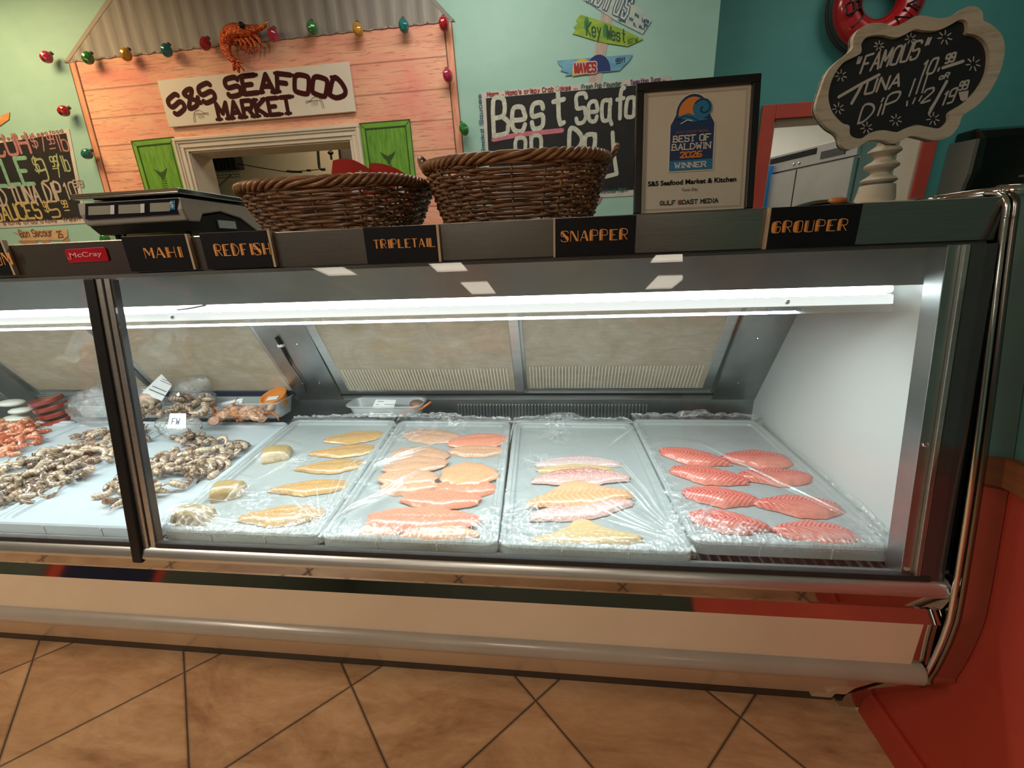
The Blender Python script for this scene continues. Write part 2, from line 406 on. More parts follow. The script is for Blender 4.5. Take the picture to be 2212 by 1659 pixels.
# ------------------------------------------------------------------ lettering
GL = {'A': '02 38 62;14 54', 'B': '02 08 48 57 56 45 05;45 64 63 52 02', 'C': '67 58 28 07 03 12 52 63', 'D': '02 08 38 66 64 32 02', 'E': '68 08 02 62;05 45',
 'F': '68 08 02;05 45', 'G': '67 58 28 07 03 12 52 63 65 35', 'H': '02 08;62 68;05 65', 'I': '32 38', 'K': '02 08;68 05 62', 'L': '08 02 62', 'M': '02 08 34 68 62',
 'N': '02 08 62 68', 'O': '28 07 03 12 52 63 67 58 28', 'P': '02 08 58 67 66 55 05', 'Q': '28 07 03 12 52 63 67 58 28;44 71', 'R': '02 08 58 67 66 55 05;35 62',
 'S': '67 58 18 07 06 15 55 64 63 52 12 03', 'T': '08 68;38 32', 'U': '08 03 12 52 63 68', 'V': '08 32 68', 'W': '08 12 36 52 68', 'X': '08 62;68 02', 'Y': '08 35 68;35 32', 'Z': '08 68 02 62',
 '&': '62 17 28 48 57 03 12 42 64', '0': '28 07 03 12 52 63 67 58 28', '1': '17 38 32', '2': '07 18 58 67 66 02 62', '3': '08 68 35 55 64 63 52 12 03', '4': '58 04 64;58 52',
 '5': '68 08 05 55 64 63 52 02', '6': '58 28 06 03 12 52 63 64 55 05', '7': '08 68 22', '8': '15 06 07 18 58 67 66 55 15 04 03 12 52 63 64 55', '9': '65 15 06 07 18 58 67 63 52 12', '$': '67 58 18 07 06 15 55 64 63 52 12 03;39 31',
 'a': '54 53 42 12 03 05 16 46 55;56 54 52 61', 'b': '08 02;04 16 46 55 53 42 12 03', 'c': '55 46 16 05 03 12 42 53', 'd': '58 52;54 46 16 05 03 12 42 53', 'e': '04 54 55 46 16 05 03 12 42 53',
 'f': '58 48 37 32;16 56', 'g': '55 46 16 05 03 12 42 53;56 51 40 10', 'h': '08 02;04 16 46 55 52', 'i': '32 36;37 38', 'k': '08 02;56 04 52', 'l': '38 32', 'm': '06 02;05 16 26 35 32;35 46 56 65 62',
 'n': '06 02;05 16 46 55 52', 'o': '16 05 03 12 42 53 55 46 16', 'p': '06 00;05 16 46 55 53 42 12 03', 'r': '06 02;04 16 46', 's': '55 46 16 05 14 44 53 42 12 03', 't': '38 33 42 52;16 56', 'u': '06 03 12 42 53;56 52',
 'v': '06 32 56', 'w': '06 12 35 52 66', 'x': '06 52;56 02', 'y': '06 33;56 10', 'z': '06 56 02 52', '.': '32 33', '!': '38 34;32 33', "'": '38 36', '"': '28 26;48 46', '/': '00 69', '-': '15 55', ',': '32 21', '_': '02 62'}
NARROW = {'I': 3, '1': 4, 'i': 3, 'l': 3, '.': 3, '!': 3, "'": 3, ' ': 4, 't': 6, 'f': 6, ',': 3, 'r': 6}
def glyph(ch):
    g = GL.get(ch)
    if not g: return []
    return [[(int(p[0])-(1.5 if ch in NARROW and NARROW[ch] < 5 else 0), int(p[1])-2) for p in st.split()] for st in g.split(';')]
def adv(ch): return NARROW.get(ch, 7)+1.0
def text_w(s): return sum(adv(c) for c in s)-1
def stroke_text(mb, s, fr, h, w, mi=0, jit=0, fit=None, slab=0, shear=0, smooth=False):
    """write s with baseline at (0,0) of frame fr(u,v); cap height h, stroke width w"""
    k = h/6.0; kx = k
    if fit: kx = fit/text_w(s)
    u = 0
    for ch in s:
        for st in glyph(ch):
            pts = [((u+x)*kx + shear*y*k + random.uniform(-jit, jit)*k, y*k + random.uniform(-jit, jit)*k) for x, y in st]
            if smooth and len(pts) > 4: pts = catmull(pts, 3)
            mb.ribbon(pts, w, fr, mi)
            if slab:
                for (x, y), q in ((st[0], pts[0]), (st[-1], pts[-1])):
                    if y in (0, 6) and ch not in 'SCOGU&' : mb.ribbon([(q[0]-slab, q[1]), (q[0]+slab, q[1])], w*.62, fr, mi)
        u += adv(ch)
    return u*kx
def catmull(P, n=4, closed=False):
    P = [Vector(p) for p in P]; out = []; m = len(P)
    for i in range(m if closed else m-1):
        p1, p2 = P[i], P[(i+1) % m]
        p0 = P[i-1] if (closed or i > 0) else p1; p3 = P[(i+2) % m] if (closed or i+2 < m) else p2
        for k in range(n):
            t = k/n
            out.append(.5*((2*p1)+(p2-p0)*t+(2*p0-5*p1+4*p2-p3)*t*t+(3*p1-p0-3*p2+p3)*t**3))
    if not closed: out.append(P[-1])
    return [tuple(p) for p in out]
def frame(O, U, V):
    O, U, V = Vector(O), Vector(U).normalized(), Vector(V).normalized()
    return lambda u, v: O+U*u+V*v
def wall_frame(p0, p1, y):       # text line on a wall plane y: baseline from picture point p0 to p1
    a, c = ony(*p0, y), ony(*p1, y)
    return frame(a, c-a, (0, 0, 1)), (c-a).length
def font_text(mb, s, fr, h, mi=0, bold=0, fit=None, center=False, shear=0):
    cu = bpy.data.curves.new('t', 'FONT'); cu.body = s; cu.size = 1.0; cu.offset = bold; cu.resolution_u = 4; cu.shear = shear
    ob = bpy.data.objects.new('t', cu); me = bpy.data.meshes.new_from_object(ob)
    vs = [v.co.copy() for v in me.vertices]; fs = [tuple(p.vertices) for p in me.polygons]
    bpy.data.objects.remove(ob); bpy.data.curves.remove(cu); bpy.data.meshes.remove(me)
    if not vs: return
    x0 = min(v.x for v in vs); x1 = max(v.x for v in vs)
    k = h/.73; kx = fit/(x1-x0) if fit else k
    o = -(x1-x0)*kx/2 if center else 0
    mb.add([fr((v.x-x0)*kx+o, v.y*k) for v in vs], fs, mi)
# broad art-deco capitals: thin outline plus a heavy inlined side
def deco_text(mb, s, fr, h, fit, mi=0):
    k = h/6.0; kx = fit/text_w(s); u = 0
    TH_ = {'T': [[(2.1, 0), (3.9, 0), (3.9, 6), (2.1, 6)]], 'A': [[(2.6, 6), (4.1, 6), (6.8, 0), (4.9, 0)]], 'N': [[(0, 6), (1.7, 6), (6.3, 0), (4.5, 0)]],
           'M': [[(0, 6), (1.5, 6), (3.8, 2), (3, 1.2)], [(5, 0), (6.6, 0), (6.6, 6), (5, 6)]],
           'O': [[(2.6, 6.2), (1.2, 5.9), (.1, 4.8), (-.3, 3), (.1, 1.2), (1.2, .1), (2.6, -.2)]], 'S': [[(0, 5.2), (1.5, 5.8), (6.2, 1.8), (5.2, .2)]],
           'I': [[(.6, 0), (2.2, 0), (2.2, 6), (.6, 6)]]}
    TH_['G'] = TH_['O']
    for ch in s:
        for st in glyph(ch):
            P = [(x, y) for x, y in st]
            if ch in 'OGSDPRU' and len(P) > 3: P = catmull(P, 3)
            mb.ribbon([((u+x)*kx, y*k) for x, y in P], .42*k, fr, mi)
        if ch == 'I':
            mb.ribbon([((u+2.9)*kx, 0), ((u+2.9)*kx, h)], .42*k, fr, mi)
        for pg in TH_.get(ch, [[(-.2, 0), (1.4, 0), (1.4, 6), (-.2, 6)]]):
            mb.poly([((u+x)*kx, y*k) for x, y in pg], fr, mi)
        if ch in 'REDFPLHU': mb.ribbon([((u+2.05)*kx, 0), ((u+2.05)*kx, h)], .3*k, fr, mi)
        if ch in 'OG': mb.ribbon([((u+3.2)*kx, 0.1*k), ((u+3.2)*kx, h-.1*k)], .3*k, fr, mi)
        u += adv(ch)

# ------------------------------------------------------------------ the display case
CL, CR = -3.3, .80
case = thing('display_case', 'long stainless refrigerated seafood case with slanted glass front and cream base', 'display case', (-1.2, 1.1, 0))
def cpart(name, b, mat, par=None, **k): return link(name, b, mat, par or case, **k)
# header and top
b = MB(); b.prism([(.885, 1.357), (.885, 1.2825), (.905, 1.2825), (.905, 1.357)], CL, CR-.006); cpart('header', b, M('header_steel', (.36, .345, .335), .26, 1, (.30, .29, .28), 12, (1, 1, 60), bump=.05, bs=40, bd=.001), bevel=.002)
b = MB(); b.prism([(.905, 1.338), (.905, 1.350), (1.46, 1.350), (1.46, 1.322), (1.44, 1.322), (1.44, 1.338)], CL, CR-.02); cpart('counter_top', b, STEEL)
b = MB(); b.prism([(.872, 1.2825), (.868, 1.275), (.90, 1.275), (.90, 1.2825)], CL, CR-.03); cpart('gasket', b, GASKET)
# inner canopy above the lamp
b = MB(); b.prism([(.897, 1.276), (.948, 1.200), (.954, 1.202), (.903, 1.278)], CL, .755); cpart('canopy', b, DARKMET)
b = MB(); b.box(CL, .755, .95, 1.40, 1.30, 1.305); b.prism([(.952, 1.200), (.952, 1.30), (.956, 1.30), (.956, 1.20)], CL, .755); cpart('ceiling_panel', b, STEELV)
# lamp
lamp = thing  # (kept inside the case: parts below)
b = MB(); b.prism([(.994, 1.176), (.990, 1.155), (1.06, 1.155), (1.06, 1.215), (1.03, 1.215), (1.03, 1.176)], CL, .728)
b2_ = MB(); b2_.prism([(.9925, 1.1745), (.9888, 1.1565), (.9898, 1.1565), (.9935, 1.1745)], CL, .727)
hl = cpart('lamp_housing', b, WHITE_EN, bevel=.001, label='white enamel lamp housing running the length of the case')
link('lit_housing_face', b2_, FACE_E, hl)  # no real lens: a glowing strip puts the tube's light on the housing front
b = MB(); b.tube([(CL+.02, 1.004, 1.187), (.726, 1.004, 1.187)], .0085, 10); link('lamp_tube', b, LAMP_E, hl)
for px in (373, 1702):
    p = ony(px, 684 if px < 900 else 639, .990); b = MB(); b.ball((p.x, .9885, 1.166), (.006, .004, .006), 10, 6); link('screw', b, CHROME, hl)
p = ony(385, 665, .99)
b = MB(); b.box(p.x-.03, p.x-.008, 1.0, 1.012, 1.186, 1.200); link('clip', b, WHITE_EN, hl); b = MB(); b.box(p.x+.055, p.x+.075, 1.0, 1.01, 1.178, 1.19); link('clip', b, WHITE_EN, hl)
b = MB(); b.tube([(p.x-.012, .998, 1.184), (p.x+.03, .995, 1.187), (p.x+.075, 1.0, 1.193)], .003, 6); link('wire', b, ALU, hl)
b = MB(); b.prism([(.990, 1.155), (.986, 1.140), (.988, 1.140), (.992, 1.155)], CL, .728)
cpart('lamp_shield', b, film_mat('clear_plastic_shield', rough=.2, spec_add=.12, milk=.22, bscale=120, bstr=.3))
# glass
def gl(z): return .755+(z-.592)*.153           # front plane of the glass
GLASS = film_mat('case_glass', tint=(.965, .99, .98), rough=.0, spec_add=.035, milk=.004, bstr=0)
for x0, x1, nm in ((-1.008, .762, 'glass_pane'), (CL, -1.06, 'glass_pane')):
    b = MB(); b.prism([(gl(1.28), 1.28), (gl(.606), .606), (gl(.606)+.005, .606), (gl(1.28)+.005, 1.28)], x0, x1); cpart(nm, b, GLASS)
# mullion
b = MB(); b.prism([(gl(1.276)-.004, 1.276), (gl(.584)-.012, .584), (gl(.584)+.02, .584), (gl(1.276)+.02, 1.276)], -1.074, -1.046)
ml = cpart('mullion', b, BLACK, bevel=.003)
b = MB(); b.prism([(gl(1.274)+.0, 1.274), (gl(.600)-.002, .600), (gl(.600)+.02, .600), (gl(1.274)+.02, 1.274)], -1.046, -1.032)
b.prism([(gl(1.274)+.004, 1.274), (gl(.600)+.002, .600), (gl(.600)+.02, .600), (gl(1.274)+.02, 1.274)], -1.029, -1.016)
link('channel', b, ALU, ml); b = MB(); b.prism([(gl(1.274)+.006, 1.274), (gl(.600)+.006, .600), (gl(.600)+.02, .600), (gl(1.274)+.02, 1.274)], -1.0325, -1.0285); b.prism([(gl(1.274)+.006, 1.27), (gl(.610)+.006, .610), (gl(.610)+.02, .610), (gl(1.274)+.02, 1.27)], -1.016, -1.010); link('gasket', b, GASKET, ml)
# bottom rail
b = MB(); b.prism([(gl(.625)+.004, .622), (gl(.615)-.004, .616), (gl(.606)-.006, .607), (.748, .602), (.746, .596), (.748, .590), (.80, .585), (.80, .615), (gl(.625)+.02, .622)], CL, .792); cpart('bottom_rail', b, ALU, smooth=40)
b = MB(); b.prism([(gl(.632)-.001, .632), (gl(.632)-.003, .627), (gl(.624)-.003, .622), (gl(.624)+.012, .622), (gl(.632)+.012, .632)], -1.012, .755); b.prism([(gl(.632)-.001, .632), (gl(.632)-.003, .627), (gl(.624)-.003, .622), (gl(.624)+.012, .622), (gl(.632)+.012, .632)], CL, -1.07); cpart('glass_gasket', b, GASKET)
b = MB(); b.prism([(.7485, .5915), (.760, .549), (.748, .5195), (.790, .5195), (.790, .5915)], CL, .795); cpart('mirror_band', b, MIRROR)
b = MB(); b.prism([(.748, .5195), (.7455, .408), (.80, .40), (.80, .5195)], CL, .762); cpart('front_panel', b, CREAM, bevel=.002)
b = MB(); b.prism([(.750, .5195), (.748, .408), (.80, .40), (.80, .5195)], .7625, .795); cpart('corner_plate', b, MIRROR)
b = MB(); prof = [(.752+.0*k, 0) for k in range(0)]
ar = [(.757-.032*math.cos(a), .384+.028*math.sin(a)) for a in [(-PI/2)+PI*i/14 for i in range(15)]]
b.prism([(.785, .356)]+ar+[(.785, .412)], CL, .782)
bp_ = cpart('bumper', b, TAUPE, smooth=50)
b = MB(); b.ball((.782, .757, .384), (.011, .032, .028), 16, 10); link('end_cap', b, TAUPE, bp_, smooth=180)
b = MB(); b.prism([(.770, .357), (.928, .064), (.96, .064), (.80, .357)], CL, .788); cpart('lower_panel', b, CREAM)
b = MB(); b.prism([(.80, .352), (.90, .10), (.96, .06), (1.05, .06), (1.05, .352)], .740, .784); b.prism([(.930, .062), (.940, .03), (1.05, .03), (1.05, .062)], .730, .784); cpart('end_bracket', b, CREAM)
b = MB(); b.box(CL, .80, .955, 1.62, 0, .062); cpart('toe_kick', b, M('dark_brown_kick', (.055, .04, .03), .5, 0, (.04, .03, .022)))
# body core, back and end
b = MB(); b.prism([(.80, .40), (.96, .07), (1.64, .07), (1.64, .60), (.80, .56)], CL, .79); cpart('cabinet', b, STEELV)
b = MB(); b.prism([(.80, .57), (1.62, .60), (1.62, .72), (1.46, 1.03), (1.36, 1.32), (.90, 1.30)], .756, .786); cpart('side_liner', b, WHITE_IN)
# end stile between glass and end panel (grey channel, dark gloss face, bright trim)
def stile(nm, x0, x1, d0, d1, mat, z0=.600, z1=1.278):
    b = MB(); b.prism([(gl(z1)+d0, z1), (gl(z0)+d0, z0), (gl(z0)+d1, z0), (gl(z1)+d1, z1)], x0, x1); return cpart(nm, b, mat, bevel=.001)
stile('end_stile', .706, .7275, .008, .05, STEELV, .602)
stile('end_channel', .7278, .737, .0, .03, ALU)
stile('seal', .7372, .7395, .002, .03, GASKET)
stile('end_face', .740, .783, .002, .03, M('dark_gloss_stile', (.10, .10, .11), .16, .7, (.08, .08, .09), 4), .598)
for z in (.905, .640):
    pp = MB(); pp.ball((.716, gl(z)+.007, z), (.0055, .004, .0055), 10, 6); cpart('screw', pp, CHROME)
# end panel: profile of the case front, mirror faced, with bright edge tubes
PROF = [(1.20, 1.366), (.93, 1.366), (.905, 1.362), (.889, 1.350), (.882, 1.325), (.872, 1.27), (.80, .905), (.749, .60), (.741, .52), (.743, .44), (.750, .375), (.762, .335), (.90, .11), (.925, .02)]
PROFS = [tuple(p) for p in catmull(PROF[1:], 5)]
b = MB(); b.tube([(.791, y-.006, z) for y, z in PROFS if z > .36], .0048, 8); cpart('edge_trim', b, CHROME, smooth=180)
b = MB(); b.tube([(.8075, y-.003, z) for y, z in PROFS if z > .33], .0065, 8); cpart('edge_trim', b, M('dark_chrome', (.22, .20, .18), .2, 1), smooth=180)
b = MB(); pr = [(1.62, .02), (1.62, 1.35), (1.3, 1.366)]+[(y, z) for y, z in PROFS]; b.prism(pr, .799, .862); cpart('end_panel', b, MIRROR, smooth=30)
b = MB(); b.tube([(.797, .91, 1.366), (.86, .905, 1.366)], .012, 12); b.tube([(.797, .9, 1.366), (.797, 1.3, 1.366)], .009, 10); cpart('top_tube', b, CHROME, smooth=180)
# back wall of the well and slanted rear door frame
DN = Vector((0, .349, .182)).normalized(); D0 = Vector((0, 1.589, .713)); DU = Vector((0, -.182, .349)).normalized()
def dz(z, off=0):         # y on the slanted rear plane at height z, shifted towards the viewer by off
    return 1.589-(z-.713)*.5215-off
b = MB(); b.prism([(1.587, .60), (1.587, .713), (1.60, .713), (1.60, .60)], CL, .756); cpart('back_panel', b, STEELV)
b = MB(); b.prism([(dz(.713), .713), (dz(.735), .735), (dz(.735)+.03, .735), (dz(.713)+.03, .713)], CL, .756); cpart('door_sill', b, ALU)
def pillar(x0, x1, x0t, x1t, mat=None):
    b = MB(); z0, z1 = .713, 1.30
    b.hexa([(x0, dz(z0, .006), z0), (x1, dz(z0, .006), z0), (x0, dz(z0)+.02, z0), (x1, dz(z0)+.02, z0),
            (x0t, dz(z1, .006), z1), (x1t, dz(z1, .006), z1), (x0t, dz(z1)+.02, z1), (x1t, dz(z1)+.02, z1)])
    return cpart('rear_pillar', b, mat or STEELV)
pl1 = pillar(-1.125, -.925, -1.115, -.905); pl2 = pillar(.598, .756, .596, .756); pl3 = pillar(-1.80, -1.785, -1.825, -1.765, DARKMET); pl4 = pillar(-2.60, -2.45, -2.6, -2.45)
for (px, py, pr_) in ((644, 741, pl1), (655, 825, pl1), (691, 825, pl1), (1635, 728, pl2), (1593, 824, pl2)):
    q = onplane(px, py, D0, DN); b = MB(); b.ball(q-DN*.007, .004, 8, 6); link('screw', b, CHROME, pr_)
# temperature probe clipped on the pillar
q0 = [onplane(px, py, D0, DN)-DN*.012 for px, py in ((600, 725), (610, 742), (622, 765), (633, 785), (648, 806), (660, 826), (664, 843))]
b = MB(); b.tube(q0[:2], .006, 8); b.tube(q0[1:4], [.0055, .005, .003], 8); pb = cpart('probe', b, BLACK, smooth=60)
b = MB(); b.tube(q0[3:], .0018, 6); link('wire', b, BLACK, pb); b = MB(); b.box(q0[1].x-.010, q0[1].x+.010, q0[1].y-.008, q0[1].y+.008, q0[1].z-.005, q0[1].z+.005); link('clip', b, WHITE_EN, pb)
def fog_mat():
    t = NT('misted_door_glass'); t.n.remove(t.bsdf)
    v = t.coords((2, 2, 2)); n1 = t.noise(v, 3.2, 6, .65, 1.6); n2 = t.noise(t.coords((1, 1, 5), rot=(.3, .4, .5)), 9, 4, .6, 1)
    f = t.math('ADD', t.math('MULTIPLY', n1, .65), t.math('MULTIPLY', n2, .35))
    df = t.new('ShaderNodeBsdfDiffuse'); t.l.new(t.ramp(f, [(.38, (.62, .53, .41)), (.52, (.70, .63, .52)), (.68, (.84, .80, .74))]), df.inputs[0])
    tl = t.new('ShaderNodeBsdfTranslucent'); tl.inputs[0].default_value = (.75, .70, .60, 1)
    tr = t.new('ShaderNodeBsdfTransparent'); gl_ = t.new('ShaderNodeBsdfGlossy'); gl_.inputs[1].default_value = .03
    a = t.new('ShaderNodeMixShader'); a.inputs[0].default_value = .45; t.l.new(df.outputs[0], a.inputs[1]); t.l.new(tl.outputs[0], a.inputs[2])
    c = t.new('ShaderNodeMixShader'); t.l.new(t.math('ADD', t.math('MULTIPLY', f, .5), .50, clamp=True), c.inputs[0]); t.l.new(tr.outputs[0], c.inputs[1]); t.l.new(a.outputs[0], c.inputs[2])
    d = t.new('ShaderNodeMixShader'); lw = t.new('ShaderNodeLayerWeight'); lw.inputs[0].default_value = .5; t.l.new(t.math('ADD', t.math('POWER', lw.outputs['Facing'], 4.0), .06), d.inputs[0]); t.l.new(c.outputs[0], d.inputs[1]); t.l.new(gl_.outputs[0], d.inputs[2])
    t.l.new(d.outputs[0], t.out.inputs[0]); return t.mat
FOG = fog_mat()
def rear_door(x0, x1, off, nm='rear_door', w=.036):
    z0, z1 = .735, 1.30
    def bar(xa, xb, za, zb, t=.012):
        return [(xa, dz(za, off), za), (xb, dz(za, off), za), (xa, dz(za, off)+t, za), (xb, dz(za, off)+t, za), (xa, dz(zb, off), zb), (xb, dz(zb, off), zb), (xa, dz(zb, off)+t, zb), (xb, dz(zb, off)+t, zb)]
    b = MB(); b.hexa(bar(x0, x0+w, z0, z1)); b.hexa(bar(x1-w, x1, z0, z1)); b.hexa(bar(x0+w, x1-w, z0, z0+.03)); b.hexa(bar(x0+w, x1-w, z1-.03, z1))
    d = cpart(nm, b, ALU, bevel=.002)
    b = MB(); b.hexa(bar(x0+w, x1-w, z0+.03, z1-.03, .004)); link('door_glass', b, FOG, d)
    return d
rear_door(-.915, -.135, .004); rear_door(-.160, .592, -.016)
for xa, xb, of_ in ((-.86, -.19, .012), (-.11, .54, -.008)):  # pale ribs stand in for the deck grille mirrored in the door glass
    b = MB(); x = xa
    while x < xb:
        b.prism([(dz(.768, of_), .768), (dz(.872, of_), .872), (dz(.872, of_)+.002, .872), (dz(.768, of_)+.002, .768)], x, x+.0035); x += .0125
    cpart('grille_reflection', b, M('pale_reflection_rib', (.80, .76, .66), .4))
rear_door(-1.79, -1.10, .002); rear_door(-2.46, -1.80, -.016)
rear_door(-3.28, -2.58, .0)
b = MB(); b.prism([(dz(.738, .012), .738), (dz(.746, .012), .746), (dz(.746), .746), (dz(.738), .738)], -.92, .595); cpart('door_track', b, GASKET)
b = MB(); b.prism([(dz(.738, .012), .738), (dz(.760, .012), .760), (dz(.760), .760), (dz(.738), .738)], -1.80, -1.13); cpart('door_track', b, M('navy_track', (.03, .04, .08), .4))
# slotted deck
b = MB(); dm = .025
x = CL+.01
while x < .75:
    b.add([deck(x, .805, 0), deck(x+.006, .805, 0), deck(x, 1.585, 0), deck(x+.006, 1.585, 0), deck(x, .805, -.012), deck(x+.006, .805, -.012), deck(x, 1.585, -.012), deck(x+.006, 1.585, -.012)], [(0, 1, 3, 2), (4, 6, 7, 5), (0, 4, 5, 1), (0, 2, 6, 4), (1, 5, 7, 3)]); x += .0235
for y in (.80, .87, 1.20, 1.575):
    b.add([deck(CL, y, .001), deck(.755, y, .001), deck(CL, y+.012, .001), deck(.755, y+.012, .001)], [(0, 1, 3, 2)])
cpart('deck_grille', b, ALU, recalc=False)
b = MB(); b.add([deck(CL, .785, -.022), deck(.757, .785, -.022), deck(CL, 1.60, -.022), deck(.757, 1.60, -.022)], [(0, 1, 3, 2)]); cpart('well_floor', b, STEELV)
# fine vertical ribs modelling the deck slats' reflection in the back panel
b = MB(); x = -.42
while x < .36:
    b.box(x, x+.004, 1.580, 1.587, .635, .690); x += .0135
cpart('slat_reflection', b, ALU)
# bluish-black holder under the lamp, right
q = onplane(1690, 668, (0, 1.05, 0), (0, 1, 0)); b = MB(); b.box(q.x-.037, q.x+.043, 1.043, 1.06, q.z-.014, q.z+.03); cpart('thermometer', b, M('navy_plastic', (.015, .03, .10), .25, 0, (.01, .016, .05), 40, (1, 1, 8)), bevel=.008)
# name badge of the maker
def hdr(px, py): # point on header face
    return onplane(px, py, (0, .885, 1.357), (0, -1, 0))
O = hdr(152, 568); U = hdr(239, 563)-O; V = hdr(154, 538)-hdr(155, 570); L = U.length; Hh = .030
fr = frame(O+Vector((0, -.0005, 0)), U, (0, 0, 1))
b = MB(); rr = .004
pts = [(.004, 0), (L-.004, 0), (L, .004), (L, Hh-.004), (L-.004, Hh), (.004, Hh), (0, Hh-.004), (0, .004)]
b.slab([fr(*p) for p in pts], (0, -.003, 0)); nb = cpart('badge', b, M('red_enamel', (.50, .008, .03), .25, 0, (.42, .006, .022), coat=.5), bevel=.001)
b = MB(); f2 = frame(O+Vector((0, -.0042, 0)), U, (0, 0, 1)); f3 = lambda u, v: f2(u+.010, v+.0115)
font_text(b, 'McCray', f3, .0105, bold=.012, fit=L-.022); b.ribbon([(.004, .012), (.006, .008), (.011, .008), (.013, .013)], .0012, f2); link('lettering', b, M('pink_silver', (.75, .42, .42), .4), nb)

# fish name cards on the header
ORANGE = M('orange_lettering', (.80, .36, .10), .5, 0, (.70, .30, .08)); CARD = M('black_card', (.006, .008, .012), .45, 0, (.004, .005, .009), 12, spec=.2); CARDE = M('pale_card_edge', (.50, .40, .28), .6)
def card(txt, x0, x1, ytl, ybl, tx0, tx1, tyb, th, label, side):
    A = hdr(x0, ybl); B = hdr(x1, ybl-(x1-x0)*.034)
    U = (B-A); Lc = U.length; Hc = (hdr(x0, ytl)-A).length
    up = (0, 0, 1)
    t = thing('fish_name_card', label, 'sign', tuple(A), 'fish name cards along the header')
    f0 = frame(A+Vector((0, -.0006, 0)), U, up)
    b = MB(); b.slab([f0(0, 0), f0(Lc, 0), f0(Lc, Hc), f0(0, Hc)], (0, -.010, 0)); link('card', b, CARD, t, bevel=.0012)
    e = MB()
    if side in 'rb': e.slab([f0(Lc+.0002, 0), f0(Lc+.0055, 0), f0(Lc+.0055, Hc), f0(Lc+.0002, Hc)], (0, -.009, 0))
    if side in 'lb': e.slab([f0(-.004, 0), f0(-.0002, 0), f0(-.0002, Hc), f0(-.004, Hc)], (0, -.009, 0))
    if side: link('edge', e, CARDE, t, label='pale worn card edge')
    TA = onplane(tx0, tyb, A+Vector((0, -.0112, 0)), (0, -1, 0)); TB = onplane(tx1, tyb-(tx1-tx0)*.034, A+Vector((0, -.0112, 0)), (0, -1, 0))
    ft = frame(TA, TB-TA, up); b = MB()
    deco_text(b, txt, ft, (onplane(tx0, tyb-th, A+Vector((0, -.0112, 0)), (0, -1, 0))-TA).length, (TB-TA).length)
    link('lettering', b, ORANGE, t)
card('DRUM', -62, 40, 531, 597, -52, 31, 574, 23, 'black card lettered UM at the left end of the header', 'r')
card('MAHI', 293, 426, 515, 586, 316, 396, 558, 21, 'black card lettered MAHI on the steel header', 'r')
card('REDFISH', 457, 598, 506, 581, 467, 587, 553, 23, 'black card lettered REDFISH on the steel header', 'r')
card('TRIPLETAIL', 799, 951, 493, 572, 809, 942, 537, 18, 'black card lettered TRIPLETAIL on the steel header', 'r')
card('SNAPPER', 1200, 1369, 473, 556, 1212, 1357, 522, 22, 'black card lettered SNAPPER on the steel header', 'l')
card('GROUPER', 1649, 1838, 451, 540, 1666, 1830, 503, 23, 'black card lettered GROUPER on the steel header', 'l')

# ------------------------------------------------------------------ trays of fish
def tray_mat(name, c1, c2):
    t = NT(name); t.set(Base_Color=t.ramp(t.noise(t.coords(), 6, 4), [(.35, c2), (.65, c1)]), Roughness=.28); t.bsdf.inputs['Specular IOR Level'].default_value = .45
    tl = t.new('ShaderNodeBsdfTranslucent'); tl.inputs[0].default_value = c1+(1,); mx = t.new('ShaderNodeMixShader'); mx.inputs[0].default_value = .42
    t.l.new(t.bsdf.outputs[0], mx.inputs[1]); t.l.new(tl.outputs[0], mx.inputs[2]); t.l.new(mx.outputs[0], t.out.inputs[0]); return t.mat
TRAYM = tray_mat('frosted_white_tray', (.74, .80, .83), (.68, .74, .77))
TRAYC = tray_mat('clear_grey_tray', (.66, .71, .71), (.60, .65, .65))
def rrect(x0, x1, y0, y1, r, n=5):
    pts = []
    for cx, cy, a0 in ((x1-r, y1-r, 0), (x0+r, y1-r, PI/2), (x0+r, y0+r, PI), (x1-r, y0+r, 1.5*PI)):
        for k in range(n+1):
            a = a0+PI/2*k/n; pts.append((cx+r*math.cos(a), cy+r*math.sin(a)))
    return pts
def tray_mesh(x0, x1, y0, y1, sk=0.0):
    """shallow lipped tray; sk shears x with depth so neighbours stay edge to edge"""
    b = MB(); g = lambda x, y, h: deck(x+sk*(y-y0), y, h)
    rings = [(.0, .030, .030), (.0, .058, .030), (.004, .062, .028), (.013, .062, .024), (.016, .058, .022), (.024, .057, .020), (.028, .049, .018), (.046, .047, .012)]
    low = [(.050, .001, .020), (.044, .030, .022)]
    P = []
    for ins, h, r in low+rings:
        P.append([g(x, y, h) for x, y in rrect(x0+ins, x1-ins, y0+ins, y1-ins, r)])
    n = len(P[0]); vs = [p for q in P for p in q]; fs = []
    for j in range(len(P)-1):
        for i in range(n): fs.append((j*n+i, j*n+(i+1) % n, (j+1)*n+(i+1) % n, (j+1)*n+i))
    fs += [tuple(range(n))[::-1], tuple(range((len(P)-1)*n, len(P)*n))]
    return b.add(vs, fs)
TRAYS = {'grouper': (.306, .752, .822, 1.485, -.045, 'clear lipped tray of red striped fillets, against the white end wall'),
         'snapper': (-.139, .302, .787, 1.455, -.045, 'clear lipped tray of pink skinned fillets, second from the white end wall'),
         'tripletail': (-.589, -.143, .790, 1.460, -.06, 'clear lipped tray of heaped coral fillets, third from the white end wall'),
         'mahi': (-1.034, -.593, .795, 1.465, -.07, 'clear lipped tray of golden fillets and blocks, right of the black mullion'),
         'shrimp': (-1.560, -1.040, .800, 1.440, -.07, 'white lipped tray with a small shrimp heap, behind the black mullion'),
         'grey': (-2.010, -1.568, .800, 1.440, -.07, 'white lipped tray spread with grey shrimp, left of the mullion'),
         'red': (-2.460, -2.018, .800, 1.440, -.07, 'white lipped tray holding the red shrimp heap, far left')}
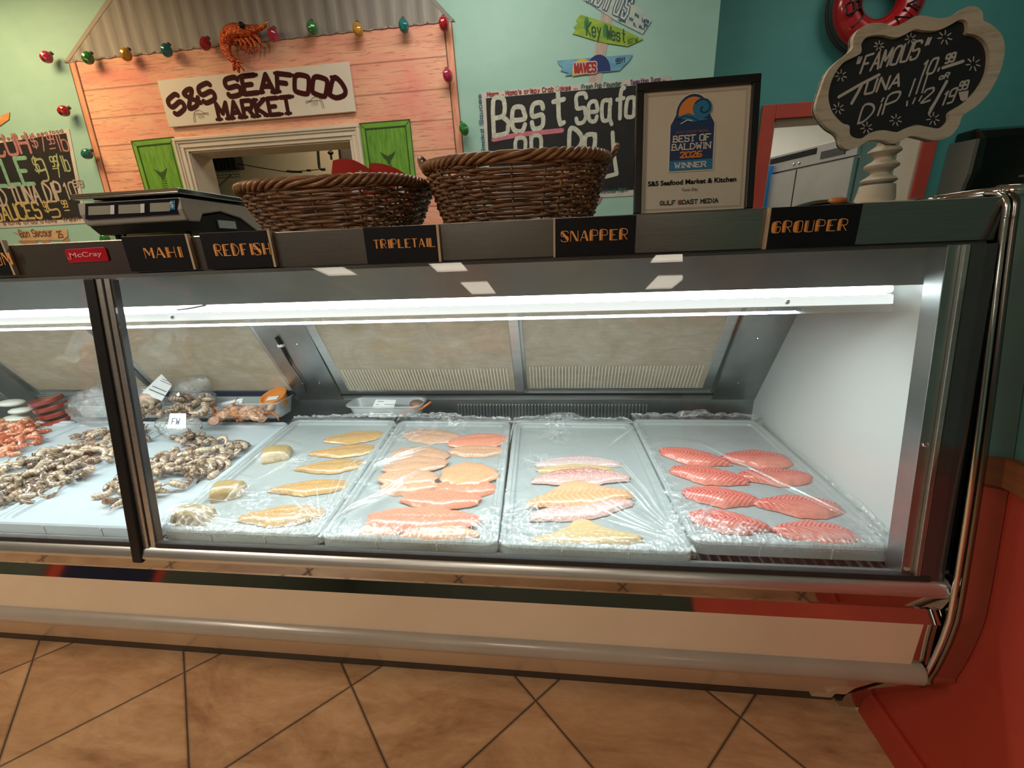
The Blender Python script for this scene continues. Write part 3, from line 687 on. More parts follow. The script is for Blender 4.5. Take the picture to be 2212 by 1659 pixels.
for k, (x0, x1, y0, y1, sk, lab) in TRAYS.items():
    o = link('tray', tray_mesh(x0, x1, y0, y1, sk), TRAYC if k in ('grouper', 'snapper', 'tripletail', 'mahi') else TRAYM, smooth=40)
    tag(o, lab, 'tray', 'trays of seafood in the case')
    g = lambda x, y, h: deck(x+sk*(y-y0), y, h)
    for fx in (.33, .67):
        b = MB(); x = x0+(x1-x0)*fx; b.box(x-.0012, x+.0012, y0-.002, y0+.002, deck(x, y0, .031).z, deck(x, y0, .056).z); link('tab', b, WHITE_EN, o)

# --- fillets
def fish_mat(name, base, band, freq, k, mask=1.0, rough=.28, skin=None, hi=None, bump=.25):
    t = NT(name); tc = t.new('ShaderNodeTexCoord'); sp = t.new('ShaderNodeSeparateXYZ'); t.l.new(tc.outputs['Object'], sp.inputs[0])
    x, y = sp.outputs[0], sp.outputs[1]; v = t.coords((1, 1, 1))
    nz = t.noise(v, 22, 5, .6); n2 = t.noise(t.coords((6, 24, 24)), 5, 4, .6)
    ay = t.math('ABSOLUTE', t.math('SUBTRACT', y, .004))
    ph = t.math('ADD', t.math('MULTIPLY', t.math('SUBTRACT', x, t.math('MULTIPLY', ay, k)), freq), t.math('MULTIPLY', nz, 5.0))
    s = t.math('MULTIPLY_ADD', t.math('SINE', ph), .5, .5)
    md = t.ramp(t.math('MULTIPLY', ay, 22.0), [(.0, (1, 1, 1)), (.35, (.75, .75, .75)), (.9, (.12, .12, .12))])
    f = t.math('MULTIPLY', t.math('MULTIPLY', s, md), mask, clamp=True)
    base_ = t.ramp(n2, [(.3, tuple(c*.86 for c in base)), (.55, base), (.75, hi or tuple(min(1, c*1.08+.03) for c in base))])
    col = t.mix(f, base_, band)
    if skin:
        vo = t.new('ShaderNodeTexVoronoi'); vo.inputs['Scale'].default_value = 230; t.l.new(tc.outputs['Object'], vo.inputs['Vector'])
        g = t.ramp(t.math('MULTIPLY_ADD', y, 14.0, .5), [(.05, skin[0]), (.45, skin[1]), (.95, skin[2])])
        col = t.mix(t.ramp(vo.outputs['Distance'], [(.25, (.0, .0, .0)), (.7, (.75, .75, .75))]), g, skin[3])
        t.bump(vo.outputs['Distance'], .4, .001)
    else: t.bump(t.math('ADD', t.math('MULTIPLY', s, .5), n2), bump, .0012)
    t.set(Base_Color=col, Roughness=rough); t.bsdf.inputs['Subsurface Weight'].default_value = .15; t.bsdf.inputs['Subsurface Radius'].default_value = (.008, .004, .003); t.bsdf.inputs['Subsurface Scale'].default_value = .4
    t.bsdf.inputs['Coat Weight'].default_value = .3; t.bsdf.inputs['Coat Roughness'].default_value = .15
    return t.mat
F_GROUP = fish_mat('red_striped_flesh', (.82, .29, .21), (.60, .03, .03), 620, .9)
F_GOLD = fish_mat('golden_flesh', (.60, .36, .14), (.42, .18, .05), 500, 1.2, .5)
F_PALE = fish_mat('pale_pink_flesh', (.66, .39, .25), (.62, .24, .15), 480, 1., .45)
F_CORAL = fish_mat('coral_flesh', (.80, .30, .19), (.70, .15, .09), 460, 1., .5)
F_ORANGE = fish_mat('orange_flesh', (.76, .39, .21), (.68, .24, .12), 470, 1., .4)
F_SNAPF = fish_mat('amber_flesh', (.78, .47, .26), (.62, .22, .08), 380, .7, .55)
F_SNAPY = fish_mat('straw_flesh', (.66, .48, .24), (.54, .32, .12), 400, .7, .35)
F_SKIN = fish_mat('pink_scaled_skin', (.8, .5, .45), (.8, .4, .4), 100, 1, 0, skin=((.60, .32, .26), (.62, .34, .30), (.50, .06, .03), (.76, .58, .55)))
F_SKIN2 = fish_mat('silver_pink_skin', (.8, .5, .45), (.8, .4, .4), 100, 1, 0, skin=((.62, .36, .20), (.60, .42, .39), (.52, .30, .32), (.74, .62, .60)))
def fillet(L, Wd, T, bend=0., tail=.35, head=.55, arch=0., seed=0, groove=.35, droop=0., top=0.):
    b = MB(); rnd = random.Random(seed); nu, nv = 30, 15
    ph = [rnd.uniform(0, 6) for _ in range(5)]
    def half(u):   # u -1..1
        s = (u+1)/2
        w = (math.sin(PI*min(1, max(0, s*.86+.07)))**.62)
        w *= tail+(1-tail)*min(1, s*1.9); w *= head+(1-head)*min(1, (1-s)*2.4)
        return Wd/2*w*(1+.05*math.sin(u*9+ph[0])+.03*math.sin(u*21+ph[1]))
    def pt(i, j, sgn):
        u = -1+2*i/(nu-1); v = -1+2*j/(nv-1)
        w = half(u); e = max(0, 1-abs(u)**5)**.5
        x = u*L/2 + .004*math.sin(v*3+ph[2])
        y = v*w + bend*(1-u*u)*L + top*Wd*math.exp(-((u+.05)/.35)**2)*max(0, v)
        prof = (1-abs(v)**2.6)
        z = T*(prof**.75)*(.25+.75*e)*(.75+.25*math.cos(u*1.3-.3))
        z -= groove*T*math.exp(-((v-.12)/.10)**2)*(1-u*u)
        z += .06*T*math.sin(u*34+ph[3]+3*abs(v))*prof
        z += arch*(1-u*u)
        if sgn < 0: z = arch*(1-u*u)*.9-.0004
        return (x, y, max(z, arch*(1-u*u)*.9+.0004) if sgn > 0 else z)
    b.grid(nu, nv, lambda i, j: pt(i, j, 1))
    b.grid(nu, nv, lambda i, j: pt(nu-1-i, j, -1))
    return b
def deck_rot(rz): return (Matrix.Rotation(math.atan(.04), 3, 'X') @ Matrix.Rotation(rz, 3, 'Z')).to_euler()
FISH = []     # (x, y, rot, length, width, top height) for the wrap
def put_fillet(p0, p1, wpx, mat, label, T=.016, h=.0495, seed=0, tray='', flip=False, nm='fish_fillet', **kw):
    a = ondeck(*p0, h=h+T*.5); c = ondeck(*p1, h=h+T*.5); m = (a+c)/2; d = c-a; L = Vector((d.x, d.y)).length
    mid = ((p0[0]+p1[0])/2, (p0[1]+p1[1])/2)
    q0 = ondeck(mid[0], mid[1]-wpx/2, h=h+T*.5); q1 = ondeck(mid[0], mid[1]+wpx/2, h=h+T*.5); Wd = max(.02, abs(q0.y-q1.y)-T*.6)
    o = link(nm, fillet(L, Wd, T, seed=seed, **kw), mat, smooth=180)
    o.location = deck(m.x, m.y, h); o.rotation_euler = deck_rot(math.atan2(d.y, d.x)+(PI if flip else 0))
    tag(o, label, 'fish fillet', 'fillets on the %s tray' % tray)
    FISH.append((m.x, m.y, math.atan2(d.y, d.x), L, Wd, h+T+kw.get('arch', 0)))
    return o
# red grouper, eight fillets in two columns
for n, (p0, p1, w, lab, fl) in enumerate([
    ((1426, 970), (1578, 996), 34, 'red striped fillet at the back left of the end tray', True), ((1558, 984), (1708, 990), 40, 'red striped fillet at the back right of the end tray', False),
    ((1449, 1009), (1620, 1036), 40, 'red striped fillet in the second row left of the end tray', True), ((1594, 1023), (1754, 1027), 38, 'red striped fillet in the second row right of the end tray', False),
    ((1476, 1060), (1642, 1076), 44, 'red striped fillet in the third row left of the end tray', True), ((1630, 1082), (1816, 1092), 50, 'pinkish striped fillet in the third row right of the end tray', False),
    ((1491, 1110), (1664, 1134), 52, 'red striped fillet at the front left of the end tray', True), ((1672, 1140), (1852, 1152), 60, 'red striped fillet at the front right of the end tray', False)]):
    put_fillet(p0, p1, w*1.12, F_GROUP, lab, T=.021, seed=n, tray='grouper', flip=fl, tail=.55, head=.85, groove=.15)
# snapper
for n, (p0, p1, w, mat, lab, kw) in enumerate([
    ((1157, 1000), (1342, 1000), 30, F_SKIN2, 'silvery pink skinned fillet at the back of the second tray', dict(bend=.05)),
    ((1160, 1014), (1322, 1010), 24, F_SNAPY, 'straw yellow fillet tucked behind the rear red skinned one', dict()),
    ((1150, 1034), (1361, 1029), 40, F_SKIN, 'red and pink skinned fillet in the middle of the second tray', dict(bend=.06, h=.052)),
    ((1139, 1084), (1366, 1064), 46, F_SNAPF, 'amber fillet with a raised fold, lying across the middle of the second tray', dict(bend=.05, h=.058, top=.35)),
    ((1145, 1114), (1367, 1082), 46, F_SKIN, 'white and pink scaled skin fillet before the amber one', dict(bend=.02, h=.050)),
    ((1148, 1164), (1388, 1160), 46, F_SNAPY, 'straw gold fillet with a peaked back, nearest on the second tray', dict(bend=.02, top=.55))]):
    kw.setdefault('h', .048); put_fillet(p0, p1, w*1.1, mat, lab, T=.015, seed=20+n, tray='snapper', flip=False, tail=.72, head=.62, **kw)
# tripletail heap
for n, (p0, p1, w, mat, lab, h) in enumerate([
    ((875, 934), (996, 944), 26, F_PALE, 'pale fillet at the back left of the third tray', .048), ((968, 952), (1098, 946), 28, F_CORAL, 'coral pink fillet at the back right of the third tray', .052),
    ((970, 972), (1094, 971), 22, F_PALE, 'pale pink fillet just below the back right coral one', .048), ((848, 972), (968, 984), 30, F_PALE, 'pale pink fillet in the second row left of the third tray', .048),
    ((828, 1004), (966, 996), 34, F_PALE, 'creamy fillet in the third row left of the heap', .054), ((818, 1026), (944, 1030), 34, F_PALE, 'pinkish fillet with a ridge, left of the big orange one', .060),
    ((953, 1020), (1076, 1020), 46, F_ORANGE, 'broad orange fillet at the right of the heaped tray', .058), ((940, 1048), (1074, 1052), 34, F_CORAL, 'coral fillet half under the broad orange one', .049),
    ((820, 1052), (950, 1046), 30, F_PALE, 'pale fillet under the glossy wrap at mid left of the third tray', .048), ((868, 1072), (1037, 1076), 38, F_CORAL, 'smooth coral fillet across the middle of the third tray', .052),
    ((792, 1116), (1036, 1118), 50, F_CORAL, 'long deep coral fillet, the large one near the front of the third tray', .060), ((772, 1143), (900, 1140), 34, F_ORANGE, 'orange fillet at the front left corner of the heap', .048),
    ((868, 1146), (1034, 1150), 40, F_ORANGE, 'broad orange fillet nearest on the third tray', .053)]):
    put_fillet(p0, p1, w*1.3, mat, lab, T=.017, h=h, seed=40+n, tray='tripletail', flip=n % 2 == 0, tail=.75, head=.9, groove=.25)
# golden fillets and thick blocks
for n, (p0, p1, w, lab) in enumerate([
    ((699, 948), (829, 936), 28, 'golden fillet at the back of the tray beside the mullion tray'), ((668, 978), (815, 966), 28, 'golden fillet second from the back on the golden tray'),
    ((638, 1010), (788, 999), 32, 'golden fillet in the middle of the column on the golden tray'), ((580, 1056), (752, 1044), 36, 'golden fillet second nearest on the golden tray'),
    ((515, 1116), (700, 1104), 50, 'broad golden fillet nearest on the golden tray')]):
    put_fillet(p0, p1, w*1.1, F_GOLD, lab, T=.015, seed=60+n, tray='golden', tail=.5, head=.9, groove=.3)
F_BLOCK = fish_mat('olive_gold_flesh', (.42, .28, .10), (.34, .20, .06), 300, .2, .25)
def block(px, py, L, Wd, T, rz, lab, seed):
    p = ondeck(px, py, .05); b = MB(); rnd = random.Random(seed)
    def f(i, j):
        u = -1+2*i/17; v = j/12
        th = PI*v; e = (1-abs(u)**6)**.4
        y = -math.cos(th)*Wd/2*(.85+.15*e); z = (math.sin(th)**.55)*T*(.7+.3*e)*(1-.25*max(0, u))
        return (u*L/2, y*(1-.12*u), z+.0015*noise.noise(Vector((u*3, v*5, seed))))
    b.grid(18, 13, f); b.add([f(0, j) for j in range(13)]+[f(17, j) for j in range(13)], [tuple(range(13)), tuple(range(13, 26))[::-1], (0, 13, 25, 12)])
    o = link('fish_block', b, F_BLOCK, smooth=50); o.location = deck(p.x, p.y, .048); o.rotation_euler = deck_rot(rz)
    tag(o, lab, 'fish block', 'thick fish blocks on the golden tray'); FISH.append((p.x, p.y, rz, L, Wd, .048+T))
block(601, 986, .085, .075, .042, .35, 'olive gold fish block, rearmost on the golden tray', 1)
block(497, 1066, .080, .070, .042, .30, 'olive gold fish block, middle one on the golden tray', 2)
block(423, 1122, .090, .062, .044, .12, 'olive gold fish block nearest the mullion at the front', 3)

# --- plastic wrap stretched over the four right trays
def wrap_mat():
    """clear cling film: folds (doubled film) are milkier and shinier than the taut parts"""
    t = NT('clear_food_wrap'); t.n.remove(t.bsdf)
    at = t.new('ShaderNodeAttribute', attribute_name='fold'); fo = at.outputs['Fac']
    tr = t.new('ShaderNodeBsdfTransparent'); df = t.new('ShaderNodeBsdfDiffuse'); df.inputs[0].default_value = (.95, .97, .97, 1)
    g1 = t.new('ShaderNodeBsdfGlossy'); g1.inputs['Roughness'].default_value = .06; g2 = t.new('ShaderNodeBsdfGlossy'); g2.inputs['Roughness'].default_value = .22
    for g in (g1, g2): g.inputs[0].default_value = (1, 1, 1, 1)
    bp = t.new('ShaderNodeBump'); bp.inputs['Strength'].default_value = .5; bp.inputs['Distance'].default_value = .004
    t.l.new(t.noise(t.coords((1, .6, 1)), 170, 3, .6, .5), bp.inputs['Height'])
    for g in (g1, g2): t.l.new(bp.outputs[0], g.inputs['Normal'])
    gm = t.new('ShaderNodeMixShader'); gm.inputs[0].default_value = .5; t.l.new(g1.outputs[0], gm.inputs[1]); t.l.new(g2.outputs[0], gm.inputs[2])
    lw = t.new('ShaderNodeLayerWeight'); lw.inputs[0].default_value = .5
    m0 = t.new('ShaderNodeMixShader'); t.l.new(t.math('MULTIPLY_ADD', fo, .42, .010), m0.inputs[0]); t.l.new(tr.outputs[0], m0.inputs[1]); t.l.new(df.outputs[0], m0.inputs[2])
    fac = t.math('ADD', t.math('MULTIPLY', t.math('POWER', lw.outputs['Facing'], 3.5), .7), t.math('MULTIPLY_ADD', fo, .20, .035), clamp=True)
    m1 = t.new('ShaderNodeMixShader'); t.l.new(fac, m1.inputs[0]); t.l.new(m0.outputs[0], m1.inputs[1]); t.l.new(gm.outputs[0], m1.inputs[2]); t.l.new(m1.outputs[0], t.out.inputs[0])
    return t.mat
FILM = wrap_mat()
RNG = np.random.default_rng(5); TAB = RNG.uniform(-1, 1, (256, 256))
def vn(x, y, sd=0):          # smooth value noise on arrays
    x = np.asarray(x)+sd*17.3; y = np.asarray(y)+sd*5.7
    xi, yi = np.floor(x).astype(int), np.floor(y).astype(int); a, b_ = x-xi, y-yi
    a = a*a*(3-2*a); b_ = b_*b_*(3-2*b_); g = lambda i, j: TAB[(xi+i) % 256, (yi+j) % 256]
    return (g(0, 0)*(1-a)+g(1, 0)*a)*(1-b_)+(g(0, 1)*(1-a)+g(1, 1)*a)*b_
def rg(x, y, sd, p=3): return (1-np.abs(vn(x, y, sd)))**p
def wrap(key, label, focus, rear, seed, spots=()):
    x0, x1, y0, y1, sk, _ = TRAYS[key]; rnd = random.Random(seed)
    nu, nv = 290, 400
    S, T_ = np.meshgrid(np.linspace(0, 1, nu), np.linspace(-.03, 1.07, nv)); Tc = np.clip(T_, 0, 1)
    Y = y0+(y1-y0)*T_; X = x0+(x1-x0)*S+sk*(Y-y0); Wt, Lt = x1-x0, y1-y0
    edge = np.minimum(S, 1-S)*Wt; ef = np.minimum(edge, np.minimum(np.maximum(0, T_)*Lt, np.maximum(0, 1-T_)*Lt))
    base = .0638+.003*np.minimum(1, ef/.03); Z = base.copy()
    for fx, fy, rot, L, Wd, top in FISH:
        if not (x0-.05 < fx < x1+.03): continue
        dx, dy = X-fx, Y-fy; u = (dx*math.cos(rot)+dy*math.sin(rot))/(L*.5); v = (-dx*math.sin(rot)+dy*math.cos(rot))/(Wd*.5)
        d = np.sqrt(u*u+v*v); k = np.clip(1-(d-.95)/1.15, 0, 1); Z = np.maximum(Z, base+(top+.0030-base)*k*k*(3-2*k))
    on = np.clip((Z-base)/.004, 0, 1); FO = np.zeros_like(X)
    for (fx, fy, tx, ty, n, spread) in focus:
        for k in range(n):
            q = rnd.uniform(-spread, spread); r_ = rnd.uniform(.25, 1); a = np.array([x0+Wt*fx, y0+Lt*fy]); c_ = np.array([x0+Wt*(tx+q*.7), y0+Lt*(ty+q)])
            a2 = a+(c_-a)*rnd.uniform(0, .3); c2 = a+(c_-a)*r_; ab = c2-a2; L2 = (ab**2).sum()
            if L2 < 1e-6: continue
            w = rnd.uniform(.0013, .0026); tt = np.clip(((X-a2[0])*ab[0]+(Y-a2[1])*ab[1])/L2, 0, 1)
            dd = np.hypot(X-a2[0]-ab[0]*tt, Y-a2[1]-ab[1]*tt); rdg = np.exp(-(dd/w)**2)*np.sin(PI*np.clip(tt*.92+.06, 0, 1)); Z += w*rnd.uniform(.9, 1.7)*rdg; FO = np.maximum(FO, rdg*rnd.uniform(.4, 1))
    cr = .0034*rg(X*55, Y*55, seed)+.0020*rg(X*120, Y*120, seed+1, 2)+.0007*vn(X*230, Y*230, seed+2)
    m = .06+.10*on+.95*np.exp(-edge/.016)*(.25+.75*np.clip(vn(X*6, Y*9, seed+5)*1.6+.2, 0, 1))+1.1*np.exp(-np.maximum(0, T_)*Lt/.022)
    for (px_, py_, r_) in spots: m += .95*np.exp(-((X-(x0+Wt*px_))**2+(Y-(y0+Lt*py_))**2)/r_**2)
    m = np.minimum(m, 1.3); Z += cr*m; FO = np.maximum(FO, np.clip(rg(X*55, Y*55, seed, 6)*.8+rg(X*120, Y*120, seed+1, 7)*.7, 0, 1)*np.clip(m*1.1-.08, 0, 1))
    FO = np.maximum(FO, rg(X*150+Y*12, Y*16, seed+7, 5)*np.exp(-np.maximum(0, T_)*Lt/.03)*.9)
    Z += .0034*rg(X*150+Y*12, Y*16, seed+7)*np.exp(-np.maximum(0, T_)*Lt/.035)
    Z += .0007*rg(X*30+Y*60, Y*18-X*40, seed+4, 6)
    k = np.clip((T_-.90)/.17, 0, 1); rr = np.array([rear(v) for v in S[0]])[None, :]
    Z += rr*np.sin(np.minimum(1, k*1.1)*PI)*(.45+.7*np.abs(vn(S*7, T_*14, seed)))+k*(.010*rg(X*48, Y*60, seed+8, 2)+.004*rg(X*120, Y*120, seed+9, 2))
    FO = np.maximum(FO, k*np.clip(rg(X*48, Y*60, seed+8, 5)+.6*rg(X*120, Y*120, seed+9, 6)+.08, 0, 1))
    Yb = np.where(k > 0, y0+Lt*(.90+.115*np.sin(np.minimum(1, k)*PI*.55)), Y)+k*.012*vn(S*16, T_*40, seed+9)
    fr_ = T_ < 0; Yb = np.where(fr_, y0-.002-.001*vn(X*90, X*0, seed), Yb); Z = np.where(fr_, .066-.016*(-T_/.03), Z)
    Zw = .583+.04*(Yb-.8)+Z
    me = bpy.data.meshes.new('plastic_wrap'); idx = np.arange(nu*nv).reshape(nv, nu)
    F = np.stack([idx[:-1, :-1], idx[:-1, 1:], idx[1:, 1:], idx[1:, :-1]], -1).reshape(-1, 4)
    me.from_pydata(np.stack([X, Yb, Zw], -1).reshape(-1, 3).tolist(), [], F.tolist()); me.update(); me.materials.append(FILM)
    me.polygons.foreach_set('use_smooth', [True]*len(me.polygons))
    me.attributes.new('fold', 'FLOAT', 'POINT').data.foreach_set('value', FO.astype(np.float32).ravel())
    o = bpy.data.objects.new('plastic_wrap', me); C.objects.link(o); tag(o, label, 'plastic wrap', 'clear wrap over the fish trays')
wrap('grouper', 'clear wrap stretched over the red striped fillets by the end wall', [(.99, .02, .25, .75, 9, .05), (.02, .05, .25, .2, 6, .15), (.99, .02, .98, .9, 8, .02)], lambda s: .030*(.4+.6*math.sin(s*PI)), 3, [(.02, .12, .07), (.98, .06, .05), (.3, .0, .05)])
wrap('snapper', 'clear wrap stretched over the pink skinned fillets', [(.97, .03, .55, .45, 14, .24), (.02, .02, .2, .2, 8, .2), (.98, .95, .7, .75, 5, .2)], lambda s: .034*math.exp(-((s-.40)/.35)**2), 5, [(.1, .08, .09), (.97, .12, .05), (.18, .55, .05), (.3, .85, .07)])
wrap('tripletail', 'clear wrap stretched over the heaped coral fillets', [(.0, .05, .42, .42, 38, .2), (.0, .45, .35, .62, 20, .2), (.98, .02, .8, .2, 6, .2)], lambda s: .040*math.exp(-((s-.30)/.4)**2), 8, [(.05, .5, .05), (.08, .8, .06), (.97, .1, .05), (.4, .95, .08)])
wrap('mahi', 'clear wrap stretched over the golden fillets and blocks', [(.42, .62, .25, .30, 8, .16), (.28, .3, .2, .12, 8, .12), (.98, .05, .75, .4, 12, .2), (.1, .05, .5, .02, 12, .05)], lambda s: .030*math.exp(-((s-.75)/.4)**2), 11, [(.2, .0, .05), (.9, .08, .09), (.42, .2, .05), (.40, .5, .05), (.95, .5, .05)])

# --- shrimp
def shrimp_mesh(seed, curl=1.0):
    rnd = random.Random(seed); b = MB(); n = 15; P = []; Rr = []
    for i in range(n):
        s = i/(n-1); a = -1.15*curl+2.3*curl*s
        P.append((.021*math.sin(a)*(1.25-.25*curl), .021*(math.cos(a)-.55)*curl, .007+.0015*math.sin(s*5)))
        r = .0094*(math.sin(PI*(s*.72+.22))**.7)*(1-.25*s); r *= 1+.09*math.sin(s*6*2*PI); Rr.append(max(.0014, r))
    b.tube(P, Rr, 8)
    e = Vector(P[-1]); d = (Vector(P[-1])-Vector(P[-3])).normalized(); sd = Vector((-d.y, d.x, 0))
    for k in (-1, 0, 1):
        tip = e+d*.012+sd*.006*k+Vector((0, 0, .002*k)); b.add([e+sd*.002*(k-.6), e+sd*.002*(k+.6), tip+sd*.0015, tip-sd*.0015+Vector((0, 0, .001))], [(0, 1, 2, 3)], 1)
    for i in range(3, 10, 1):
        p = Vector(P[i]); q = Vector((p.x*.62, p.y-.008, .002)); b.tube([p, q], [.0012, .0004], 4)
    return b
def shrimp_mats(nm, c1, c2, tailc):
    t = NT(nm); sp = t.new('ShaderNodeSeparateXYZ'); tc = t.new('ShaderNodeTexCoord'); t.l.new(tc.outputs['Object'], sp.inputs[0])
    w = t.math('SINE', t.math('MULTIPLY', sp.outputs[0], 900.0)); nz = t.noise(t.coords(), 60, 5, .65)
    f = t.math('ADD', t.math('MULTIPLY', w, .11), nz); oi = t.new('ShaderNodeObjectInfo')
    f = t.math('ADD', f, t.math('MULTIPLY', t.math('SUBTRACT', oi.outputs['Random'], .5), .5))
    t.set(Base_Color=t.ramp(f, [(.28, c2), (.6, c1), (.85, tuple(min(1, c*1.25+.06) for c in c1))]), Roughness=.22)
    t.bsdf.inputs['Coat Weight'].default_value = .4; t.bsdf.inputs['Subsurface Weight'].default_value = .1; t.bsdf.inputs['Subsurface Scale'].default_value = .3
    return [t.mat, M(nm+'_tail', tailc, .3, 0, tuple(c*.5 for c in tailc), 60)]
SH_G = shrimp_mats('grey_shrimp_shell', (.45, .32, .225), (.12, .075, .05), (.10, .05, .035))
SH_R = shrimp_mats('red_shrimp_shell', (.70, .30, .18), (.42, .09, .04), (.40, .07, .03))
SHM = {}
def shrimp_protos(nm, mats):
    r = []
    for k, cu in enumerate((1.0, .75, 1.25, .5)):
        o = link('shrimp', shrimp_mesh(k, cu), mats, smooth=60); r.append(o)
    return r
def in_poly(p, poly):
    c = False; n = len(poly)
    for i in range(n):
        (x1, y1), (x2, y2) = poly[i], poly[i-1]
        if (y1 > p[1]) != (y2 > p[1]) and p[0] < (x2-x1)*(p[1]-y1)/(y2-y1)+x1: c = not c
    return c
USED = {}
def scatter(poly, n, mats, h0, hmax, label, group, seed, size=1.0, plane_h=.06):
    rnd = random.Random(seed); key = mats[0].name
    if key not in USED: USED[key] = [shrimp_protos(key, mats), [True]*4]
    pro, fresh = USED[key]
    P = [(ondeck(*q, h=plane_h).x, ondeck(*q, h=plane_h).y) for q in poly]
    xa, xb = min(p[0] for p in P), max(p[0] for p in P); ya, yb = min(p[1] for p in P), max(p[1] for p in P)
    cx_, cy_ = sum(p[0] for p in P)/len(P), sum(p[1] for p in P)/len(P); placed = []; tries = 0
    while len(placed) < n and tries < 20000:
        tries += 1; x, y = rnd.uniform(xa, xb), rnd.uniform(ya, yb)
        if not in_poly((x, y), P): continue
        md = min([math.hypot(x-a, y-c_) for a, c_ in placed] or [9])
        if md < .013*size*(1-.5*tries/20000): continue
        placed.append((x, y))
    placed.sort(key=lambda p: -p[1])
    for (x, y) in placed:
        k = rnd.randrange(4); o = pro[k]
        if fresh[k]: fresh[k] = False
        else: o = o.copy(); C.objects.link(o)
        dd = 1-min(1, math.hypot((x-cx_)/((xb-xa)*.55), (y-cy_)/((yb-ya)*.55)))
        o.location = deck(x, y, h0+rnd.uniform(.1, 1)*hmax*(.25+.75*dd)); sc = size*rnd.uniform(.9, 1.25); o.scale = (sc*rnd.choice((1, -1)), sc, sc)
        o.rotation_euler = (rnd.uniform(-.6, .6), rnd.uniform(-.5, .5), rnd.uniform(0, 2*PI)); tag(o, label, 'shrimp', group)
scatter([(220, 1066), (250, 1042), (312, 1000), (400, 968), (470, 950), (528, 958), (524, 985), (462, 1022), (400, 1046), (330, 1082), (290, 1096), (240, 1092)], 95, SH_G, .05, .030,
        'raw grey brown shrimp heaped on the tray behind the black mullion', 'grey shrimp heap behind the mullion', 1, 1.15)
scatter([(-20, 1010), (60, 990), (140, 966), (180, 935), (300, 925), (320, 945), (250, 985), (180, 1030), (90, 1074), (-20, 1100)], 140, SH_G, .05, .030,
        'raw grey brown shrimp spread on the tray left of the mullion', 'grey shrimp spread left of the mullion', 2, 1.2)
scatter([(-20, 905), (40, 908), (85, 920), (108, 945), (80, 965), (20, 985), (-20, 992)], 48, SH_R, .05, .034,
        'reddish orange shrimp heaped on the tray at the far left', 'red shrimp heap', 3, 1.15)

# ------------------------------------------------------------------ bags, bins and packets at the back of the case
BIN = film_mat('translucent_bin_plastic', tint=(.93, .96, .97), rough=.25, spec_add=.06, milk=.30, bscale=60, bstr=.05)
BAG = film_mat('clear_bag_plastic', rough=.16, spec_add=.08, milk=.09, bscale=26, bstr=.8, bd=.02)
def bin_(x0, x1, y0, y1, z0, z1, label, r=.025, tilt=0):
    b = MB(); ins = .014
    rings = [(ins, z0), (.004, z1-.006), (-.004, z1-.004), (-.004, z1), (.002, z1), (ins+.002, z0+.003)]
    P = [[(x, y, z) for x, y in rrect(x0+i, x1-i, y0+i, y1-i, r)] for i, z in rings]; n = len(P[0])
    vs = [p for q in P for p in q]; fs = [(j*n+i, j*n+(i+1) % n, (j+1)*n+(i+1) % n, (j+1)*n+i) for j in range(len(P)-1) for i in range(n)]
    fs += [tuple(range(n))[::-1], tuple(range((len(P)-1)*n, len(P)*n))]; b.add(vs, fs)
    o = link('storage_bin', b, BIN, smooth=40, recalc=False); return tag(o, label, 'bin')
def label_card(name, pts, label, lines, cat='label'):
    """paper label: pts = 3-D corners (bl, br, tr, tl)"""
    a, b_, c_, d_ = [Vector(p) for p in pts]; U = b_-a; V = d_-a; nrm = U.cross(V).normalized()
    if nrm.y > 0: nrm = -nrm
    t = MB(); t.slab([a, b_, c_, d_], nrm*.0012); o = link(name, t, PAPER); tag(o, label, cat)
    k = MB(); fr = frame(a+nrm*.0018, U, V)
    for (u0, v0, u1, w) in lines: k.ribbon([(U.length*u0, V.length*v0), (U.length*u1, V.length*v0)], w, fr)
    link('print', k, M('grey_print', (.12, .12, .14), .6), o); return o
B1 = [ondeck(586, 904, .10), ondeck(455, 908, .10)]
bx1 = (-1.56, -1.135, 1.447, 1.578)
bin_(*bx1, deck(0, 1.46, .066).z, deck(0, 1.46, .066).z+.072, 'translucent bin of langoustines with an orange tub, left of the steel pillar')
bin_(-2.10, -1.60, 1.447, 1.578, deck(0, 1.46, .066).z, deck(0, 1.46, .066).z+.060, 'long translucent bin under the bagged shrimp')
bin_(-.86, -.545, 1.470, 1.578, deck(0, 1.47, .066).z, deck(0, 1.47, .066).z+.050, 'small translucent bin with a white label and crab claws, right of the steel pillar', r=.035)
zb = deck(0, 1.46, .066).z
# orange tub
ORT = M('orange_tub_plastic', (.80, .30, .06), .35, 0, (.74, .26, .05), 10, sss=.2)
c0 = onplane(598, 872, (0, 1.515, 0), (0, 1, 0)); b = MB()
b.lathe([(.040, -.035), (.052, .012), (.055, .012), (.055, .017), (.049, .017), (.046, .006), (.0, .004)], 28, (0, 0, 0))
o = link('round_tub', b, ORT, smooth=40); o.location = (c0.x, 1.510, zb+.070); o.rotation_euler = (.35, -.12, 0); tag(o, 'round orange plastic tub propped in the langoustine bin', 'tub')
b = MB(); b.box(-.028, .022, -.018, .006, .0072, .0085); link('label', b, PAPER, o, label='white paper label on the tub')
